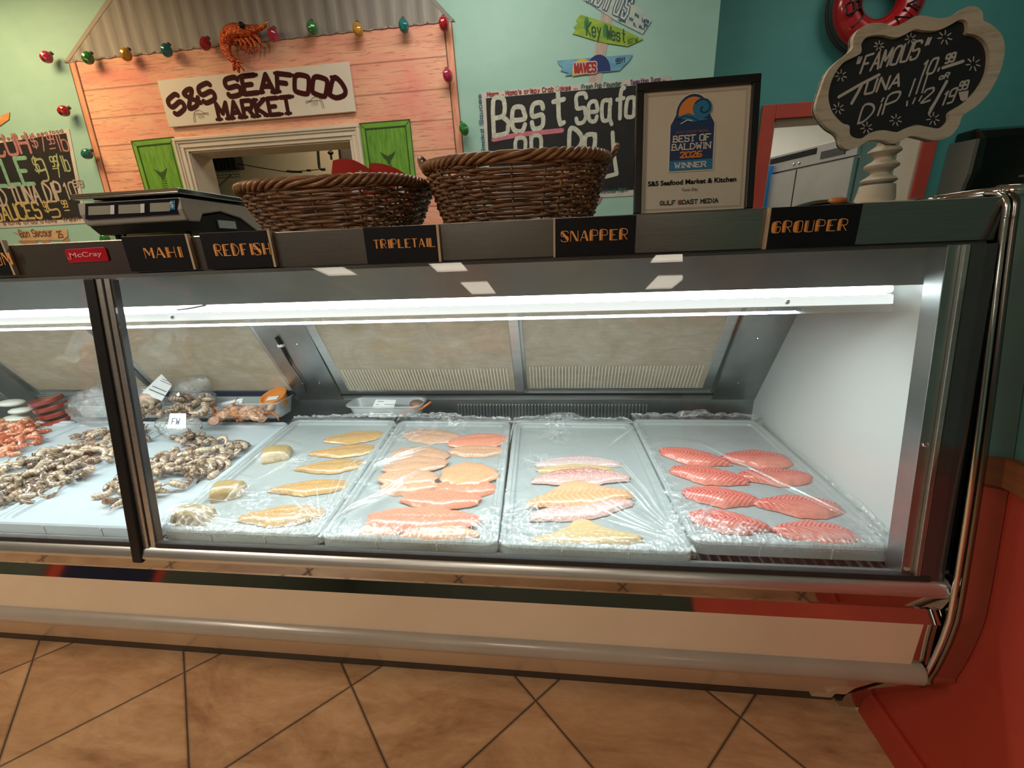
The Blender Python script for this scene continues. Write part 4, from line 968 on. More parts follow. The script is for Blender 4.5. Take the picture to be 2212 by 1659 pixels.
# langoustines in the bin
LANG = shrimp_mats('langoustine_shell', (.66, .40, .28), (.40, .18, .10), (.62, .25, .08))
scatter([(478, 903), (500, 890), (585, 888), (600, 900), (570, 908)], 13, LANG, .085, .035, 'pale orange langoustine lying in the translucent bin', 'langoustines in the bin', 9, 2.0, .10)
def claw(pts, r, label):
    b = MB(); b.tube(pts, r, 8); o = link('crab_claw', b, M('orange_claw', (.74, .27, .08), .3, 0, (.60, .15, .05), 40), smooth=60); return tag(o, label, 'crab claw')
P_ = lambda px, py, y: onplane(px, py, (0, y, 0), (0, 1, 0))
claw([P_(452, 862, 1.46), P_(457, 874, 1.46), P_(463, 886, 1.455), P_(460, 897, 1.455)], [.003, .007, .008, .006], 'orange claw tip standing up at the left of the langoustine bin')
claw([P_(570, 897, 1.452), P_(588, 890, 1.448), P_(598, 898, 1.442), P_(602, 908, 1.440)], [.006, .005, .004, .002], 'orange claw hanging over the front rim of the langoustine bin')
claw([P_(820, 900, 1.50), P_(832, 888, 1.50), P_(850, 880, 1.50)], [.010, .013, .006], 'red claw beside the white label in the small bin')
claw([P_(892, 890, 1.50), P_(912, 882, 1.50), P_(931, 868, 1.51)], [.006, .006, .004], 'long red leg sticking out of the right of the small bin')
claw([P_(868, 898, 1.49), P_(880, 886, 1.50), P_(905, 876, 1.515)], [.012, .014, .008], 'dark red claw in the middle of the small bin')
b = MB(); q = P_(900, 872, 1.53); b.ball(q, (.030, .022, .016), 16, 10); tag(link('crab_shell', b, M('brown_crab_shell', (.26, .17, .13), .3, 0, (.18, .10, .07), 30), smooth=180), 'brown rounded crab shell at the back of the small bin', 'crab shell')
label_card('price_label', (P_(796, 901, 1.470), P_(844, 901, 1.470), P_(856, 864, 1.515), P_(812, 863, 1.515)), 'white printed label propped in the small bin', [(.2, .15, .8, .003), (.12, .25, .9, .003), (.3, .35, .8, .003), (.55, .5, .9, .002), (.1, .7, .25, .002), (.5, .7, .95, .002), (.15, .88, .4, .002)])
label_card('price_label', (P_(478, 890, 1.463), P_(520, 879, 1.463), P_(525, 860, 1.49), P_(479, 870, 1.49)), 'white printed label standing in the langoustine bin', [(.1, .2, .9, .003), (.1, .4, .8, .002), (.1, .6, .9, .003)])
# crumpled bags
def bag(name, c, r, label, seed, spikes=(), amp=.3, cat='bag'):
    b = MB(); n, m = 40, 26
    def f(i, j):
        th = PI*j/(m-1); q = 2*PI*i/n
        d = Vector((math.sin(th)*math.cos(q), math.sin(th)*math.sin(q), math.cos(th)))
        s = 1+amp*.55*abs(noise.noise(d*3.1+Vector((seed, 0, 0))))+amp*.35*noise.noise(d*7+Vector((0, seed, 0)))
        for sd, h, w in spikes: s += h*math.exp(-((1-d.dot(Vector(sd).normalized()))/w))
        p = Vector((d.x*r[0], d.y*r[1], d.z*r[2]))*s
        if p.z < -r[2]*.75: p.z = -r[2]*.75
        return Vector(c)+p
    b.grid(n, m, f, closed_u=True)
    return tag(link(name, b, BAG, smooth=180, recalc=False), label, cat)
zt = zb+.062
cA = P_(415, 862, 1.50); bag('shrimp_bag', (cA.x, 1.505, cA.z+.0), (.095, .055, .062), 'big clear bag packed with shrimp, its open neck standing up', 2, [((-.1, 0, 1), .5, .12), ((.55, 0, .9), .75, .06)])
scatter([(372, 905), (368, 880), (395, 868), (450, 868), (465, 890), (445, 908)], 26, SH_G, .115, .060, 'brown shrimp packed inside the big clear bag', 'shrimp in the big bag', 21, 1.25, .12)
cB = P_(316, 872, 1.51); bag('shrimp_bag', (cB.x, 1.51, cB.z), (.075, .05, .055), 'clear bag of shrimp just right of the mullion', 5, [((0, 0, 1), .5, .15)])
scatter([(285, 905), (290, 878), (340, 872), (350, 900)], 16, SH_G, .115, .045, 'brown shrimp in the clear bag right of the mullion', 'shrimp in the second bag', 22, 1.2, .12)
cC = P_(335, 886, 1.47); b = MB(); b.ball((cC.x, 1.462, zb+.085), (.040, .03, .034), 18, 12); tag(link('scallop_pack', b, M('pale_pink_meat', (.66, .44, .34), .35, 0, (.54, .33, .24), 30, sss=.2), smooth=180), 'pale pink rounded packet under the white bag label', 'packet')
label_card('price_label', (P_(307, 848, 1.45), P_(350, 866, 1.45), P_(372, 832, 1.47), P_(349, 808, 1.47)), 'white printed label stuck on the big shrimp bag', [(.15, .25, .9, .005), (.15, .42, .8, .004), (.2, .75, .8, .002), (.2, .84, .7, .002)])
cD = ondeck(392, 932, .08); bag('small_bag', (cD.x, cD.y, deck(0, cD.y, .095).z), (.075, .045, .040), 'small clear bag marked FW on the tray behind the mullion', 9, [((-.8, 0, .5), .35, .12), ((.8, 0, .6), .4, .08)], .4)
scatter([(370, 955), (375, 940), (430, 935), (450, 945), (430, 958)], 10, SH_G, .062, .02, 'grey shrimp inside the small clear bag', 'shrimp in the small bag', 23, 1.1, .07)
pa = (P_(362, 925, cD.y-.075), P_(402, 925, cD.y-.075), P_(402, 893, cD.y-.05), P_(368, 893, cD.y-.05))
lc = label_card('bag_tag', pa, 'white slip lettered FW on the small bag', [])
b = MB(); nn = (pa[1]-pa[0]).cross(pa[3]-pa[0]).normalized(); nn = nn if nn.y < 0 else -nn; f_ = frame(Vector(pa[0])+nn*.0022+(pa[1]-pa[0])*.2+(pa[3]-pa[0])*.25, pa[1]-pa[0], pa[3]-pa[0]); stroke_text(b, 'FW', f_, .022, .0022, fit=.032); link('lettering', b, M('pen_ink', (.05, .06, .09), .6), lc)
# red slices pack at the left, with its loose bag
SL = M('dark_red_meat', (.30, .045, .03), .3, 0, (.20, .025, .018), 30, coat=.4)
for k in range(4):
    px = 92+7*k; py = 872+15*k
    q = P_(px, py, 1.44-.004*k); b = MB(); arc = [(.062*math.cos(PI*(1+i/16)), .045*math.sin(PI*(1+i/16))) for i in range(17)]
    b.slab([(x, y, 0) for x, y in arc]+[(.058, .03, 0), (-.058, .03, 0)], (0, 0, .019))
    o = link('meat_slice', b, SL, bevel=.003); o.location = (q.x, 1.455, q.z); o.rotation_euler = (.12, -.16, .1)
    tag(o, 'dark red slice, %s of four stacked at the far left' % ['topmost', 'second from top', 'third from top', 'lowest'][k], 'meat slice', 'stack of red slices')
q = P_(195, 885, 1.42); bag('loose_bag', (q.x, 1.43, q.z), (.10, .05, .075), 'loose clear plastic bag draped beside the red slices', 14, [((.6, 0, .9), .5, .1), ((.5, 0, -.9), .5, .12)], .45)
for k, (px, py, w) in enumerate(((18, 872, .06), (40, 888, .05), (30, 905, .06))):
    q = P_(px, py, 1.43); b = MB(); b.ball((0, 0, 0), (w, .035, .014), 18, 10); o = link('white_packet', b, M('white_packet_wrap', (.66, .66, .60), .3, 0, (.56, .55, .48), 20), smooth=180); o.location = (q.x, 1.44, q.z); tag(o, 'flat white packet, %s of the three at the far left' % ['topmost', 'middle', 'lowest'][k], 'packet', 'white packets')

# ------------------------------------------------------------------ things on top of the case
CT = 1.350
# scale
SX0, SX1, SY0, SY1 = -1.315, -1.0, 1.10, 1.40
sc_ = thing('deli_scale', 'grey electronic price scale with steel platter on top of the case', 'scale', ((SX0+SX1)/2, 1.25, CT))
GREYP = M('grey_plastic_shell', (.40, .37, .32), .45, 0, (.37, .34, .29), 30)
zA = ony(180, 490, SY0).z; zT = ony(185, 438, SY0).z
b = MB(); prof = [(SY0, zT), (SY0-.004, zT-.03), (SY0+.004, zA+.004), (SY0+.012, zA), (SY0+.045, zA), (SY0+.062, zA+.022), (SY0+.13, zA+.034), (SY0+.21, zA+.020), (SY0+.27, zA-.014), (SY1, zA-.022), (SY1-.006, zT-.006), (SY1-.03, zT)]
b.prism(prof, SX0, SX1); link('body', b, GREYP, sc_, bevel=.004)
b = MB(); b.prism([(SY0+.010, zA-.001), (SY0+.03, zA-.022), (SY1-.02, zA-.026), (SY1-.015, zA-.016), (SY0+.21, zA+.016), (SY0+.13, zA+.030), (SY0+.06, zA+.016)], SX0+.006, SX1-.004); link('under_base', b, BLACK, sc_)
b = MB(); b.box(SX0+.02, SX1-.02, SY0+.03, SY1-.03, zT-.002, zT+.006); link('spacer', b, BLACK, sc_)
b = MB(); b.prism([(SY0-.006, zT+.008), (SY0-.010, zT+.013), (SY0-.006, zT+.022), (SY1+.006, zT+.022), (SY1+.006, zT+.008)], SX0-.004, SX1+.006); link('platter', b, CHROME, sc_, bevel=.002)
def scp(px, py): return onplane(px, py, (0, SY0-.0045, 0), (0, 1, 0))
b = MB(); b.slab([scp(184, 474), scp(383, 462), scp(383, 428), scp(184, 440)], (0, .003, 0)); dp = link('display_panel', b, M('navy_black_panel', (.012, .014, .022), .15), sc_)
LCD = M('grey_lcd', (.40, .40, .33), .25, 0, (.32, .33, .28), 4)
for (xa, xb, ya) in ((192, 248, 464), (257, 313, 461), (325, 368, 457)):
    b = MB(); b.slab([scp(xa, ya+1), scp(xb-10 if xb < 360 else xb, ya-1), scp(xb-10 if xb < 360 else xb, ya-20), scp(xa, ya-18)], (0, -.0015, 0)); link('display_window', b, LCD, dp)
    if xb < 360:
        b = MB(); b.slab([scp(xb-9, ya-1), scp(xb, ya-1.5), scp(xb, ya-21), scp(xb-9, ya-20.5)], (0, -.0015, 0)); pl = link('legend_plate', b, PAPER, dp)
b = MB(); b.slab([scp(368, 453), scp(379, 452.5), scp(379, 433), scp(368, 434)], (0, -.0016, 0)); sq = link('blue_tab', b, M('blue_label', (.02, .22, .42), .4), dp)
b = MB(); f_ = frame(scp(370.5, 448)+Vector((0, -.002, 0)), (1, 0, 0), (0, 0, 1)); font_text(b, 'S', f_, .014, fit=.009, bold=.02); link('lettering', b, PAPER, sq)
b = MB(); b.box(SX1-.0035, SX1+.0008, SY0+.11, SY0+.18, zA-.012, zA+.010); link('rating_plate', b, ALU, sc_)
for (x, y) in ((SX0+.04, SY0+.05), (SX1-.05, SY0+.05), (SX0+.04, SY1-.05), (SX1-.05, SY1-.05)):
    b = MB(); b.lathe([(.012, CT+.0005), (.014, CT+.004), (.008, CT+.010), (.008, zA-.018)], 12, (x, y, 0)); link('foot', b, BLACK, sc_)
q0_ = P_(262, 505, SY0+.03); b = MB(); b.tube([(q0_.x, SY0+.04, zA-.02), (q0_.x+.004, SY0+.03, CT+.02), (q0_.x+.012, SY0+.05, CT+.004)], .004, 6); link('cable', b, BLACK, sc_)
# wicker baskets
WICK = M('brown_wicker', (.24, .105, .04), .45, 0, (.10, .04, .014), 26, (1, 1, 1), coat=.15, bump=.3, bs=120)
WICKL = M('honey_wicker', (.32, .155, .06), .45, 0, (.15, .06, .022), 22, coat=.15, bump=.3, bs=120)
def basket(cx, cy, a0, b0, a1, b1, h, label, handles, seed, lean=0):
    t = thing('wicker_basket', label, 'basket', (cx, cy, CT), 'wicker baskets'); rnd = random.Random(seed)
    def ring(q, s, off=0):
        a = a0+(a1-a0)*s**.8+off; b_ = b0+(b1-b0)*s**.8+off; e = .62
        c_, s_ = math.cos(q), math.sin(q)
        x = a*math.copysign(abs(c_)**e, c_); y = b_*math.copysign(abs(s_)**e, s_)
        return Vector((cx+x, cy+y, CT+.006+h*s+lean*x/a1*s))
    NS = 34; N = NS*5; wv = MB(); lv = int(h/.0092)
    for k in range(lv):
        s = (k+.5)/lv*.93; ph = rnd.uniform(-.2, .2)
        P = []
        for i in range(N):
            q = 2*PI*i/N
            o = .0048*math.sin(NS*q/2+k*PI+ph); p = ring(q, s, o); p.z += .0012*math.sin(q*7+k*2.1)+.0008*math.sin(q*19+k); P.append(p)
        wv.tube(P, [.0045*(1+.15*math.sin(i*.37+k)) for i in range(N)], 6, closed=True)
    st = wv
    for i in range(NS):
        q = 2*PI*(i+.5)/NS; st.tube([ring(q, s/5*.97) for s in range(6)], .0030, 5, mi=1)
    link('weave', wv, [WICK, WICKL], t, smooth=180)
    rm = MB()
    for strand in range(4):
        P = []
        for i in range(N*2):
            q = 2*PI*i/(N*2); w = NS*.5*q+strand*PI/2
            p = ring(q, .98, .0075*math.cos(w)); p.z += .0085*math.sin(w)+.002; P.append(p)
        rm.tube(P, .0062, 6, closed=True)
    link('rim', rm, WICKL, t, smooth=180)
    b = MB(); b.add([ring(2*PI*i/40, .02) for i in range(40)], [tuple(range(40))]); link('bottom', b, WICK, t)
    for sgn in handles:
        hd = MB(); base = ring(0 if sgn > 0 else PI, 1.0)
        for strand in range(3):
            P = []
            for i in range(40):
                u = i/39; w = u*14+strand*2*PI/3; a = PI*u
                P.append(Vector((base.x+sgn*(.004+.022*math.sin(a))+.004*math.cos(w), base.y+.05*math.cos(a), base.z-.004+.040*math.sin(a)+.004*math.sin(w))))
            hd.tube(P, .0045, 6)
        link('handle', hd, WICKL, t, smooth=180)
    return t
basket(-.600, 1.20, .185, .120, .245, .165, .120, 'left wicker basket holding red folded menus, beside the scale', (), 1, .0)
basket(-.106, 1.215, .185, .120, .232, .160, .150, 'right wicker basket with small twisted handles, before the chalkboard', (-1, 1), 2)
REDC = M('glossy_red_card', (.40, .025, .02), .28, 0, (.34, .02, .016), 5, coat=.3); LILAC = M('pale_lilac_paper', (.55, .53, .58), .6)
def menu(pts, w, lab, rise):
    a, c_ = pts; b = MB(); U = (c_-a); n = 14
    def f(i, j, o=0):
        u = i/(n-1); v = j/5
        return a+U*u+Vector((0, -.02+w*v, rise*math.sin(PI*min(1, u*1.1))*(1-.3*v)-.11*(1-v)+o))
    b.grid(n, 6, lambda i, j: f(i, j)); b.grid(n, 6, lambda i, j: f(n-1-i, j, -.002)); o = link('menu', b, [REDC], smooth=180); tag(o, lab, 'menu', 'red menus in the left basket')
    k = MB(); k.add([f(7, 0, .002)+Vector((0, -.002, 0)), f(10, 0, .002)+Vector((0, -.002, 0)), f(11, 4, .003), f(9, 4, .003)], [(0, 1, 2, 3)]); link('page', k, LILAC, o, label='pale page showing inside the menu'); return o
menu((P_(702, 340, 1.16), P_(794, 362, 1.18)), .06, 'red folded menu with a pale page, left one in the left basket', .020)
menu((P_(784, 346, 1.20), P_(884, 380, 1.20)), .06, 'red rolled menu, right one in the left basket', .016)
# framed award
def lean(px, py): return onplane(px, py, (0, 1.09, CT), (0, 1, -.16))
LN = Vector((0, -1, .16)).normalized()
ft = thing('award_frame', 'black framed award certificate leaning on top of the case', 'framed certificate', (.315, 1.09, CT))
OB = [lean(1367, 460), lean(1621, 452), lean(1640, 153), lean(1386, 201)]
A0 = Vector((OB[0].x, 1.09, CT+.002)); A1 = Vector((OB[1].x, 1.09, CT+.002)); zt_ = (OB[3].z+OB[2].z)/2
up = Vector((0, .16, 1)).normalized(); FW = A1.x-A0.x; FH = (zt_-CT)/up.z
ff = frame(A0, (1, 0, 0), up)
bw = .017; b = MB()
for (u0, u1, v0, v1) in ((0, FW, 0, bw), (0, FW, FH-bw, FH), (0, bw, bw, FH-bw), (FW-bw, FW, bw, FH-bw)):
    b.slab([ff(u0, v0), ff(u1, v0), ff(u1, v1), ff(u0, v1)], LN*.014)
link('frame', b, M('black_frame_wood', (.010, .010, .012), .3), ft, bevel=.002)
b = MB(); b.slab([ff(bw, bw), ff(FW-bw, bw), ff(FW-bw, FH-bw), ff(bw, FH-bw)], LN*.004); pp = link('certificate', b, M('cream_certificate_paper', (.66, .60, .50), .5, 0, (.63, .57, .47), 3), ft)
def layer(k): return frame(A0+LN*(.0044+.0006*k), (1, 0, 0), up)
INK = M('black_ink', (.010, .010, .010), .8, spec=.1); NAVY = M('navy_print', (.012, .04, .13), .5); SKY = M('blue_print', (.02, .20, .40), .5); ORP = M('orange_print', (.80, .25, .04), .5); WHP = M('white_print', (.74, .70, .63), .5); PINKP = M('dull_pink_print', (.45, .14, .12), .5); TAN = M('tan_line', (.45, .38, .28), .6)
f1 = layer(1); b = MB()
for m_ in (.024, .0265):
    b.ribbon([(m_, m_), (FW-m_, m_), (FW-m_, FH-m_), (m_, FH-m_), (m_, m_)], .0006, f1)
link('border_line', b, TAN, pp)
cu, bw2 = FW*.475, .048          # badge centre and half width
bb, bt = FH*.365, FH*.905        # bottom and top of the badge
sh = bt-bw2*.86
def badge(e):
    P = [(cu-bw2-e, bb-e), (cu+bw2+e, bb-e), (cu+bw2+e, sh-.022), (cu+bw2*.86+e, sh-.010)]
    P += [(cu+(bw2*.76+e)*math.cos(PI*k/16), sh+(bw2*.86+e)*math.sin(PI*k/16)) for k in range(17)]
    P += [(cu-bw2*.86-e, sh-.010), (cu-bw2-e, sh-.022)]; return P
b = MB(); b.poly(badge(.003), layer(2)); bd_ = link('badge_outline', b, WHP, pp)
b = MB(); b.poly(badge(0), layer(3)); link('badge', b, NAVY, pp)
b = MB(); b.poly([(cu+(bw2*.66)*math.cos(PI*k/20*1.06-.1), sh+(bw2*.74)*math.sin(PI*k/20*1.06-.1)) for k in range(21)], layer(4)); link('sun_mark', b, ORP, pp)
b = MB(); P = [(cu+.022+.021*(1-k/34)*math.cos(2.6-k*.22), sh+.010+.021*(1-k/34)*math.sin(2.6-k*.22)) for k in range(30)]; b.poly([(cu+.020+.021*math.cos(2*PI*k/20), sh+.010+.021*math.sin(2*PI*k/20)) for k in range(20)], layer(5)); b.poly([(cu-.036, sh-.006), (cu-.010, sh+.002), (cu+.02, sh-.010), (cu+.036, sh-.014), (cu, sh-.018)], layer(5)); link('wave_mark', b, SKY, pp)
b = MB(); b.ribbon(P, .003, layer(6)); b.ribbon([(cu-.034, sh-.010), (cu-.018, sh-.004), (cu-.002, sh-.008), (cu+.012, sh-.016)], .0022, layer(6)); link('wave_line', b, NAVY, pp)
b = MB(); b.ribbon([(cu-.026, sh-.020), (cu-.012, sh-.013), (cu-.002, sh-.015)], .002, layer(6)); link('foam_mark', b, WHP, pp)
b = MB(); b.poly([(cu-bw2, bb), (cu+bw2, bb), (cu+bw2, bb+.022), (cu-bw2, bb+.022)], layer(4)); link('winner_band', b, SKY, pp)
def at(k, u, v): return frame(A0+LN*(.0044+.0006*k)+Vector((u, 0, 0))+up*v, (1, 0, 0), up)
def slabtext(b, s, fr, h, fit, w): 
    u0 = -fit/2; g = lambda u, v: fr(u+u0, v); stroke_text(b, s, g, h, w, fit=fit, slab=w*.95)
b = MB(); slabtext(b, 'BEST OF', at(5, cu, bb+.062), .0125, bw2*1.70, .0026); slabtext(b, 'BALDWIN', at(5, cu, bb+.0445), .0125, bw2*1.80, .0024); link('lettering', b, WHP, pp, label='white badge lettering')
b = MB(); slabtext(b, 'WINNER', at(5, cu, bb+.0055), .0105, bw2*1.45, .0024); link('lettering', b, WHP, pp, label='white badge lettering')
b = MB(); slabtext(b, '2026', at(5, cu, bb+.0275), .0115, bw2*1.0, .0032); link('lettering', b, ORP, pp, label='orange year on the badge')
b = MB(); font_text(b, 'GULF COAST MEDIA', at(5, cu, bb+.080), .0048, fit=bw2*1.5, center=True); link('lettering', b, PINKP, pp)
b = MB(); font_text(b, 'S&S Seafood Market & Kitchen', at(2, FW*.49, FH*.265), .0105, fit=FW*.74, center=True, bold=.028); link('lettering', b, INK, pp, label='black printed lettering')
b = MB(); font_text(b, 'Tuna Dip', at(2, FW*.475, FH*.213), .0062, fit=.036, center=True, bold=.0); link('lettering', b, INK, pp, label='black printed lettering')
b = MB(); slabtext(b, 'GULF COAST MEDIA', at(2, FW*.475, FH*.118), .0085, FW*.49, .0016); link('lettering', b, INK, pp, label='black printed lettering')
b = MB(); b.poly([(.0052*math.cos(2*PI*k/16), .0044+.0052*math.sin(2*PI*k/16)) for k in range(16)], at(3, FW*.475-.0205, FH*.118)); link('print_dot', b, M('maroon_print', (.25, .08, .07), .5), pp)
# cloud shaped chalk sign on a turned post
CYY = 1.12
cs = thing('chalk_sign', 'cloud shaped tuna dip chalkboard on a whitewashed turned stand', 'sign', (.72, 1.15, CT))
WASH = M('whitewashed_wood', (.58, .53, .44), .6, 0, (.42, .37, .29), 7, (2, 2, 16), lo=.3, hi=.5, bump=.25, bs=30)
CHALKB = M('chalkboard_black', (.010, .012, .018), .55, 0, (.016, .018, .024), 9)
def cq(x, y): return onplane(1600+x/3.614, y/3.614, (0, CYY, 0), (0, 1, 0))
out = [(553, 850), (590, 720), (640, 590), (720, 500), (830, 410), (840, 330), (880, 260), (960, 215), (1060, 210), (1150, 235), (1230, 205), (1310, 160), (1390, 155), (1500, 175), (1600, 150), (1700, 90), (1780, 85), (1830, 130), (1835, 190), (1900, 225), (1975, 300), (2000, 400), (1985, 520), (1940, 640), (1870, 760), (1780, 850), (1680, 920), (1650, 1000), (1580, 1080), (1470, 1110), (1370, 1090), (1280, 1075), (1210, 1110), (1140, 1135), (1060, 1105), (960, 1110), (880, 1160), (810, 1180), (750, 1150), (725, 1070), (640, 1010), (575, 930)]
inn = [(655, 740), (690, 620), (770, 510), (900, 440), (905, 370), (940, 320), (1000, 300), (1080, 300), (1170, 320), (1250, 290), (1320, 255), (1400, 265), (1500, 260), (1600, 215), (1660, 180), (1715, 195), (1725, 250), (1715, 285), (1800, 305), (1870, 370), (1890, 470), (1870, 600), (1800, 720), (1700, 820), (1590, 890), (1580, 960), (1510, 1015), (1420, 1005), (1330, 990), (1250, 1015), (1180, 1045), (1080, 1030), (990, 1045), (920, 1090), (860, 1090), (820, 1060), (815, 995), (760, 975), (690, 900), (660, 820)]
outc = catmull(out, 4, True); innc = catmull(inn, 4, True); N_ = len(outc)
def resamp(P, n):
    P = P+[P[0]]; d = [0]
    for i in range(1, len(P)): d.append(d[-1]+math.hypot(P[i][0]-P[i-1][0], P[i][1]-P[i-1][1]))
    o = []; j = 0
    for k in range(n):
        t = d[-1]*k/n
        while d[j+1] < t: j += 1
        s = (t-d[j])/max(1e-9, d[j+1]-d[j]); o.append((P[j][0]+(P[j+1][0]-P[j][0])*s, P[j][1]+(P[j+1][1]-P[j][1])*s))
    return o
outc = resamp(outc, 220); innc = resamp(innc, 220)
# match inner ring to the nearest start angle
b = MB(); vo = [cq(*p) for p in outc]; vi = [cq(*p) for p in innc]; n = 220
F_ = Vector((0, -.016, 0)); vs = [p+F_ for p in vo]+[p+F_*.9+(q-p)*.0 for p, q in zip(vi, vi)]+list(vo)+list(vi)
fs = []
for i in range(n):
    j = (i+1) % n; fs += [(i, j, n+j, n+i), (2*n+i, i, n*0+j, 2*n+j) if False else (2*n+i, 2*n+j, j, i), (n+i, n+j, 3*n+j, 3*n+i), (2*n+j, 2*n+i, 3*n+i, 3*n+j)]
b.add(vs, fs); link('cloud_frame', b, WASH, cs)
b = MB(); b.slab([p+Vector((0, -.006, 0)) for p in vo], (0, .005, 0)); bo = link('board', b, CHALKB, cs)
CHK = M('grey_chalk', (.55, .55, .55), .8)
def cfr(x, y): p = cq(x, y); return Vector((p.x, CYY-.0068, p.z))
ck = MB()
def chalk(s, x0, y0, x1, y1, h, w=9, shear=.15, mb=None):
    O = cfr(x0, y0); U = cfr(x1, y1)-O; V = cfr(x0, y0-h)-O
    fr = frame(O, U, (0, 0, 1)); k = (U.length/math.hypot(x1-x0, y1-y0)); stroke_text(mb or ck, s, fr, V.length, w*k*1.5, jit=.15, fit=U.length, shear=shear, smooth=True)
chalk('"FAMOUS"', 845, 600, 1440, 440, 125, 12); chalk('UNA', 945, 745, 1225, 680, 95, 12); chalk('DiP', 900, 970, 1200, 850, 120, 12)
chalk('10.', 1385, 605, 1530, 560, 105, 12); chalk('99', 1570, 505, 1645, 485, 60, 12, .05); chalk('oR', 1525, 632, 1600, 615, 36, 8); chalk('!!!', 1255, 835, 1395, 790, 190, 10, .1)
chalk('2', 1385, 810, 1465, 790, 90, 11); chalk('19', 1545, 830, 1640, 800, 95, 11); chalk('99', 1675, 715, 1745, 700, 60, 10, .05)
for st in ([(1555, 540), (1710, 490)], [(1450, 890), (1585, 645)], [(750, 765), (905, 675), (1060, 595)], [(930, 665), (895, 735), (850, 815)], [(1460, 860), (1500, 800)]): 
    pk = [(cfr(*p).x, cfr(*p).z) for p in st]; ck.ribbon(pk, .006, lambda u, v: Vector((u, CYY-.0068, v)))
ck.poly([(cfr(*p).x, cfr(*p).z) for p in ((1675, 730), (1755, 715), (1745, 780), (1710, 800), (1690, 790))], lambda u, v: Vector((u, CYY-.0068, v)))
for (sx, sy, r) in ((1060, 370, 38), (1305, 315, 42), (1570, 305, 55), (1790, 510, 55), (765, 600, 45), (745, 855, 45), (965, 1005, 45), (1190, 945, 45), (1480, 935, 50)):
    for k in range(7):
        a = 2*PI*k/7+.3; pk = [(cfr(sx+r*q*math.cos(a), sy+r*q*math.sin(a)).x, cfr(sx+r*q*math.cos(a), sy+r*q*math.sin(a)).z) for q in (.45, 1)]
        ck.ribbon(pk, .0022, lambda u, v: Vector((u, CYY-.0068, v)))
link('lettering', ck, CHK, bo, label='grey chalk lettering and sparkles')
pc = onplane(1903, 380, (0, 1.13, 0), (0, 1, 0)).x; ztop = cq(1150, 1120).z; hh = ztop-CT
b = MB(); prof = [(.0, .022), (.036, .022), (.038, .03), (.033, .06)]
for k in range(30):
    u = k/29; r = .027+.009*math.sin(u*PI*7.5+.6)*(1-.2*u)-.004*u; prof.append((r, .035+(hh-.03)*u))
prof.append((0, hh+.01)); prof = [(.0001 if r == 0 else r, z) for r, z in prof]
b.lathe(prof, 24, (pc, 1.135, CT)); link('turned_post', b, WASH, cs, smooth=50)
b = MB(); b.box(pc-.062, pc+.044, 1.085, 1.185, CT+.0005, CT+.0225); link('base', b, WASH, cs, bevel=.004)
# painted fish ornament lying in front of the stand
b = MB(); xa, xb = P_(1690, 445, 1.03).x, P_(1855, 432, 1.03).x
def f(i, j):
    u = i/20; v = -1+2*j/8; w = .030*math.sin(PI*min(1, u*.9+.08))**.6
    return Vector((xa+(xb-xa)*u, 1.03+v*w, CT+.008+.016*math.sin(PI*u)*(1-.5*v*v)+.006*u))
b.grid(21, 9, f); b.grid(21, 9, lambda i, j: f(20-i, j)-Vector((0, 0, .004))); wf = link('painted_fish', b, M('dark_green_lacquer', (.03, .06, .03), .25, 0, (.10, .035, .012), 18, coat=.4), smooth=180); tag(wf, 'small dark painted fish ornament lying at the foot of the cloud sign', 'ornament')
b = MB(); q = P_(1806, 436, 1.01); b.ball((q.x, 1.005, CT+.021), (.019, .012, .008), 16, 8); link('orange_fin', b, M('orange_spotted_lacquer', (.72, .30, .10), .3, 0, (.55, .10, .04), 60), wf, smooth=180)

# ------------------------------------------------------------------ the painted wall
def W(px, py, k=0.0): p = ony(px, py, YM); return Vector((p.x, YM-k, p.z))
def decal(mb, pts, k, th=.0015, mi=0): return mb.slab([W(*p, k) for p in pts], (0, th, 0), mi)
def siding_mat():
    t = NT('painted_pink_boards'); tc = t.new('ShaderNodeNewGeometry'); sp = t.new('ShaderNodeSeparateXYZ'); t.l.new(tc.outputs['Position'], sp.inputs[0]); z = sp.outputs[2]
    z0 = W(174, 197).z; pitch = (W(174, 197).z-W(211, 317).z)/2
    a = t.math('DIVIDE', t.math('SUBTRACT', z, z0-20*pitch), pitch); fr_ = t.math('FRACT', a)
    wob = t.math('MULTIPLY', t.noise(t.coords((1, 1, 1)), 9, 2), .02)
    ln = t.ramp(t.math('ADD', t.math('MINIMUM', fr_, t.math('SUBTRACT', 1.0, fr_)), wob), [(.012, (1, 1, 1)), (.05, (0, 0, 0))])
    n1 = t.noise(t.coords((1.2, 1, 9)), 4, 7, .62, .9); n2 = t.noise(t.coords((.8, .8, 1.5)), 2.2, 4, .6, .6); n3 = t.noise(t.coords((2, 1, 34)), 3.2, 4, .6, 1.4)
    c = t.mix(t.ramp(n2, [(.40, (0, 0, 0)), (.62, (1, 1, 1))]), (.90, .56, .38), (.88, .34, .28))
    c = t.mix(t.ramp(n1, [(.35, (.35, .35, .35)), (.62, (0, 0, 0))]), c, (.80, .28, .20))
    c = t.mix(t.ramp(n3, [(.54, (0, 0, 0)), (.64, (.8, .8, .8))]), c, (.52, .22, .12))
    c = t.mix(t.math('MULTIPLY', ln, .75), c, (.22, .08, .05))
    t.set(Base_Color=c, Roughness=.65); return t.mat
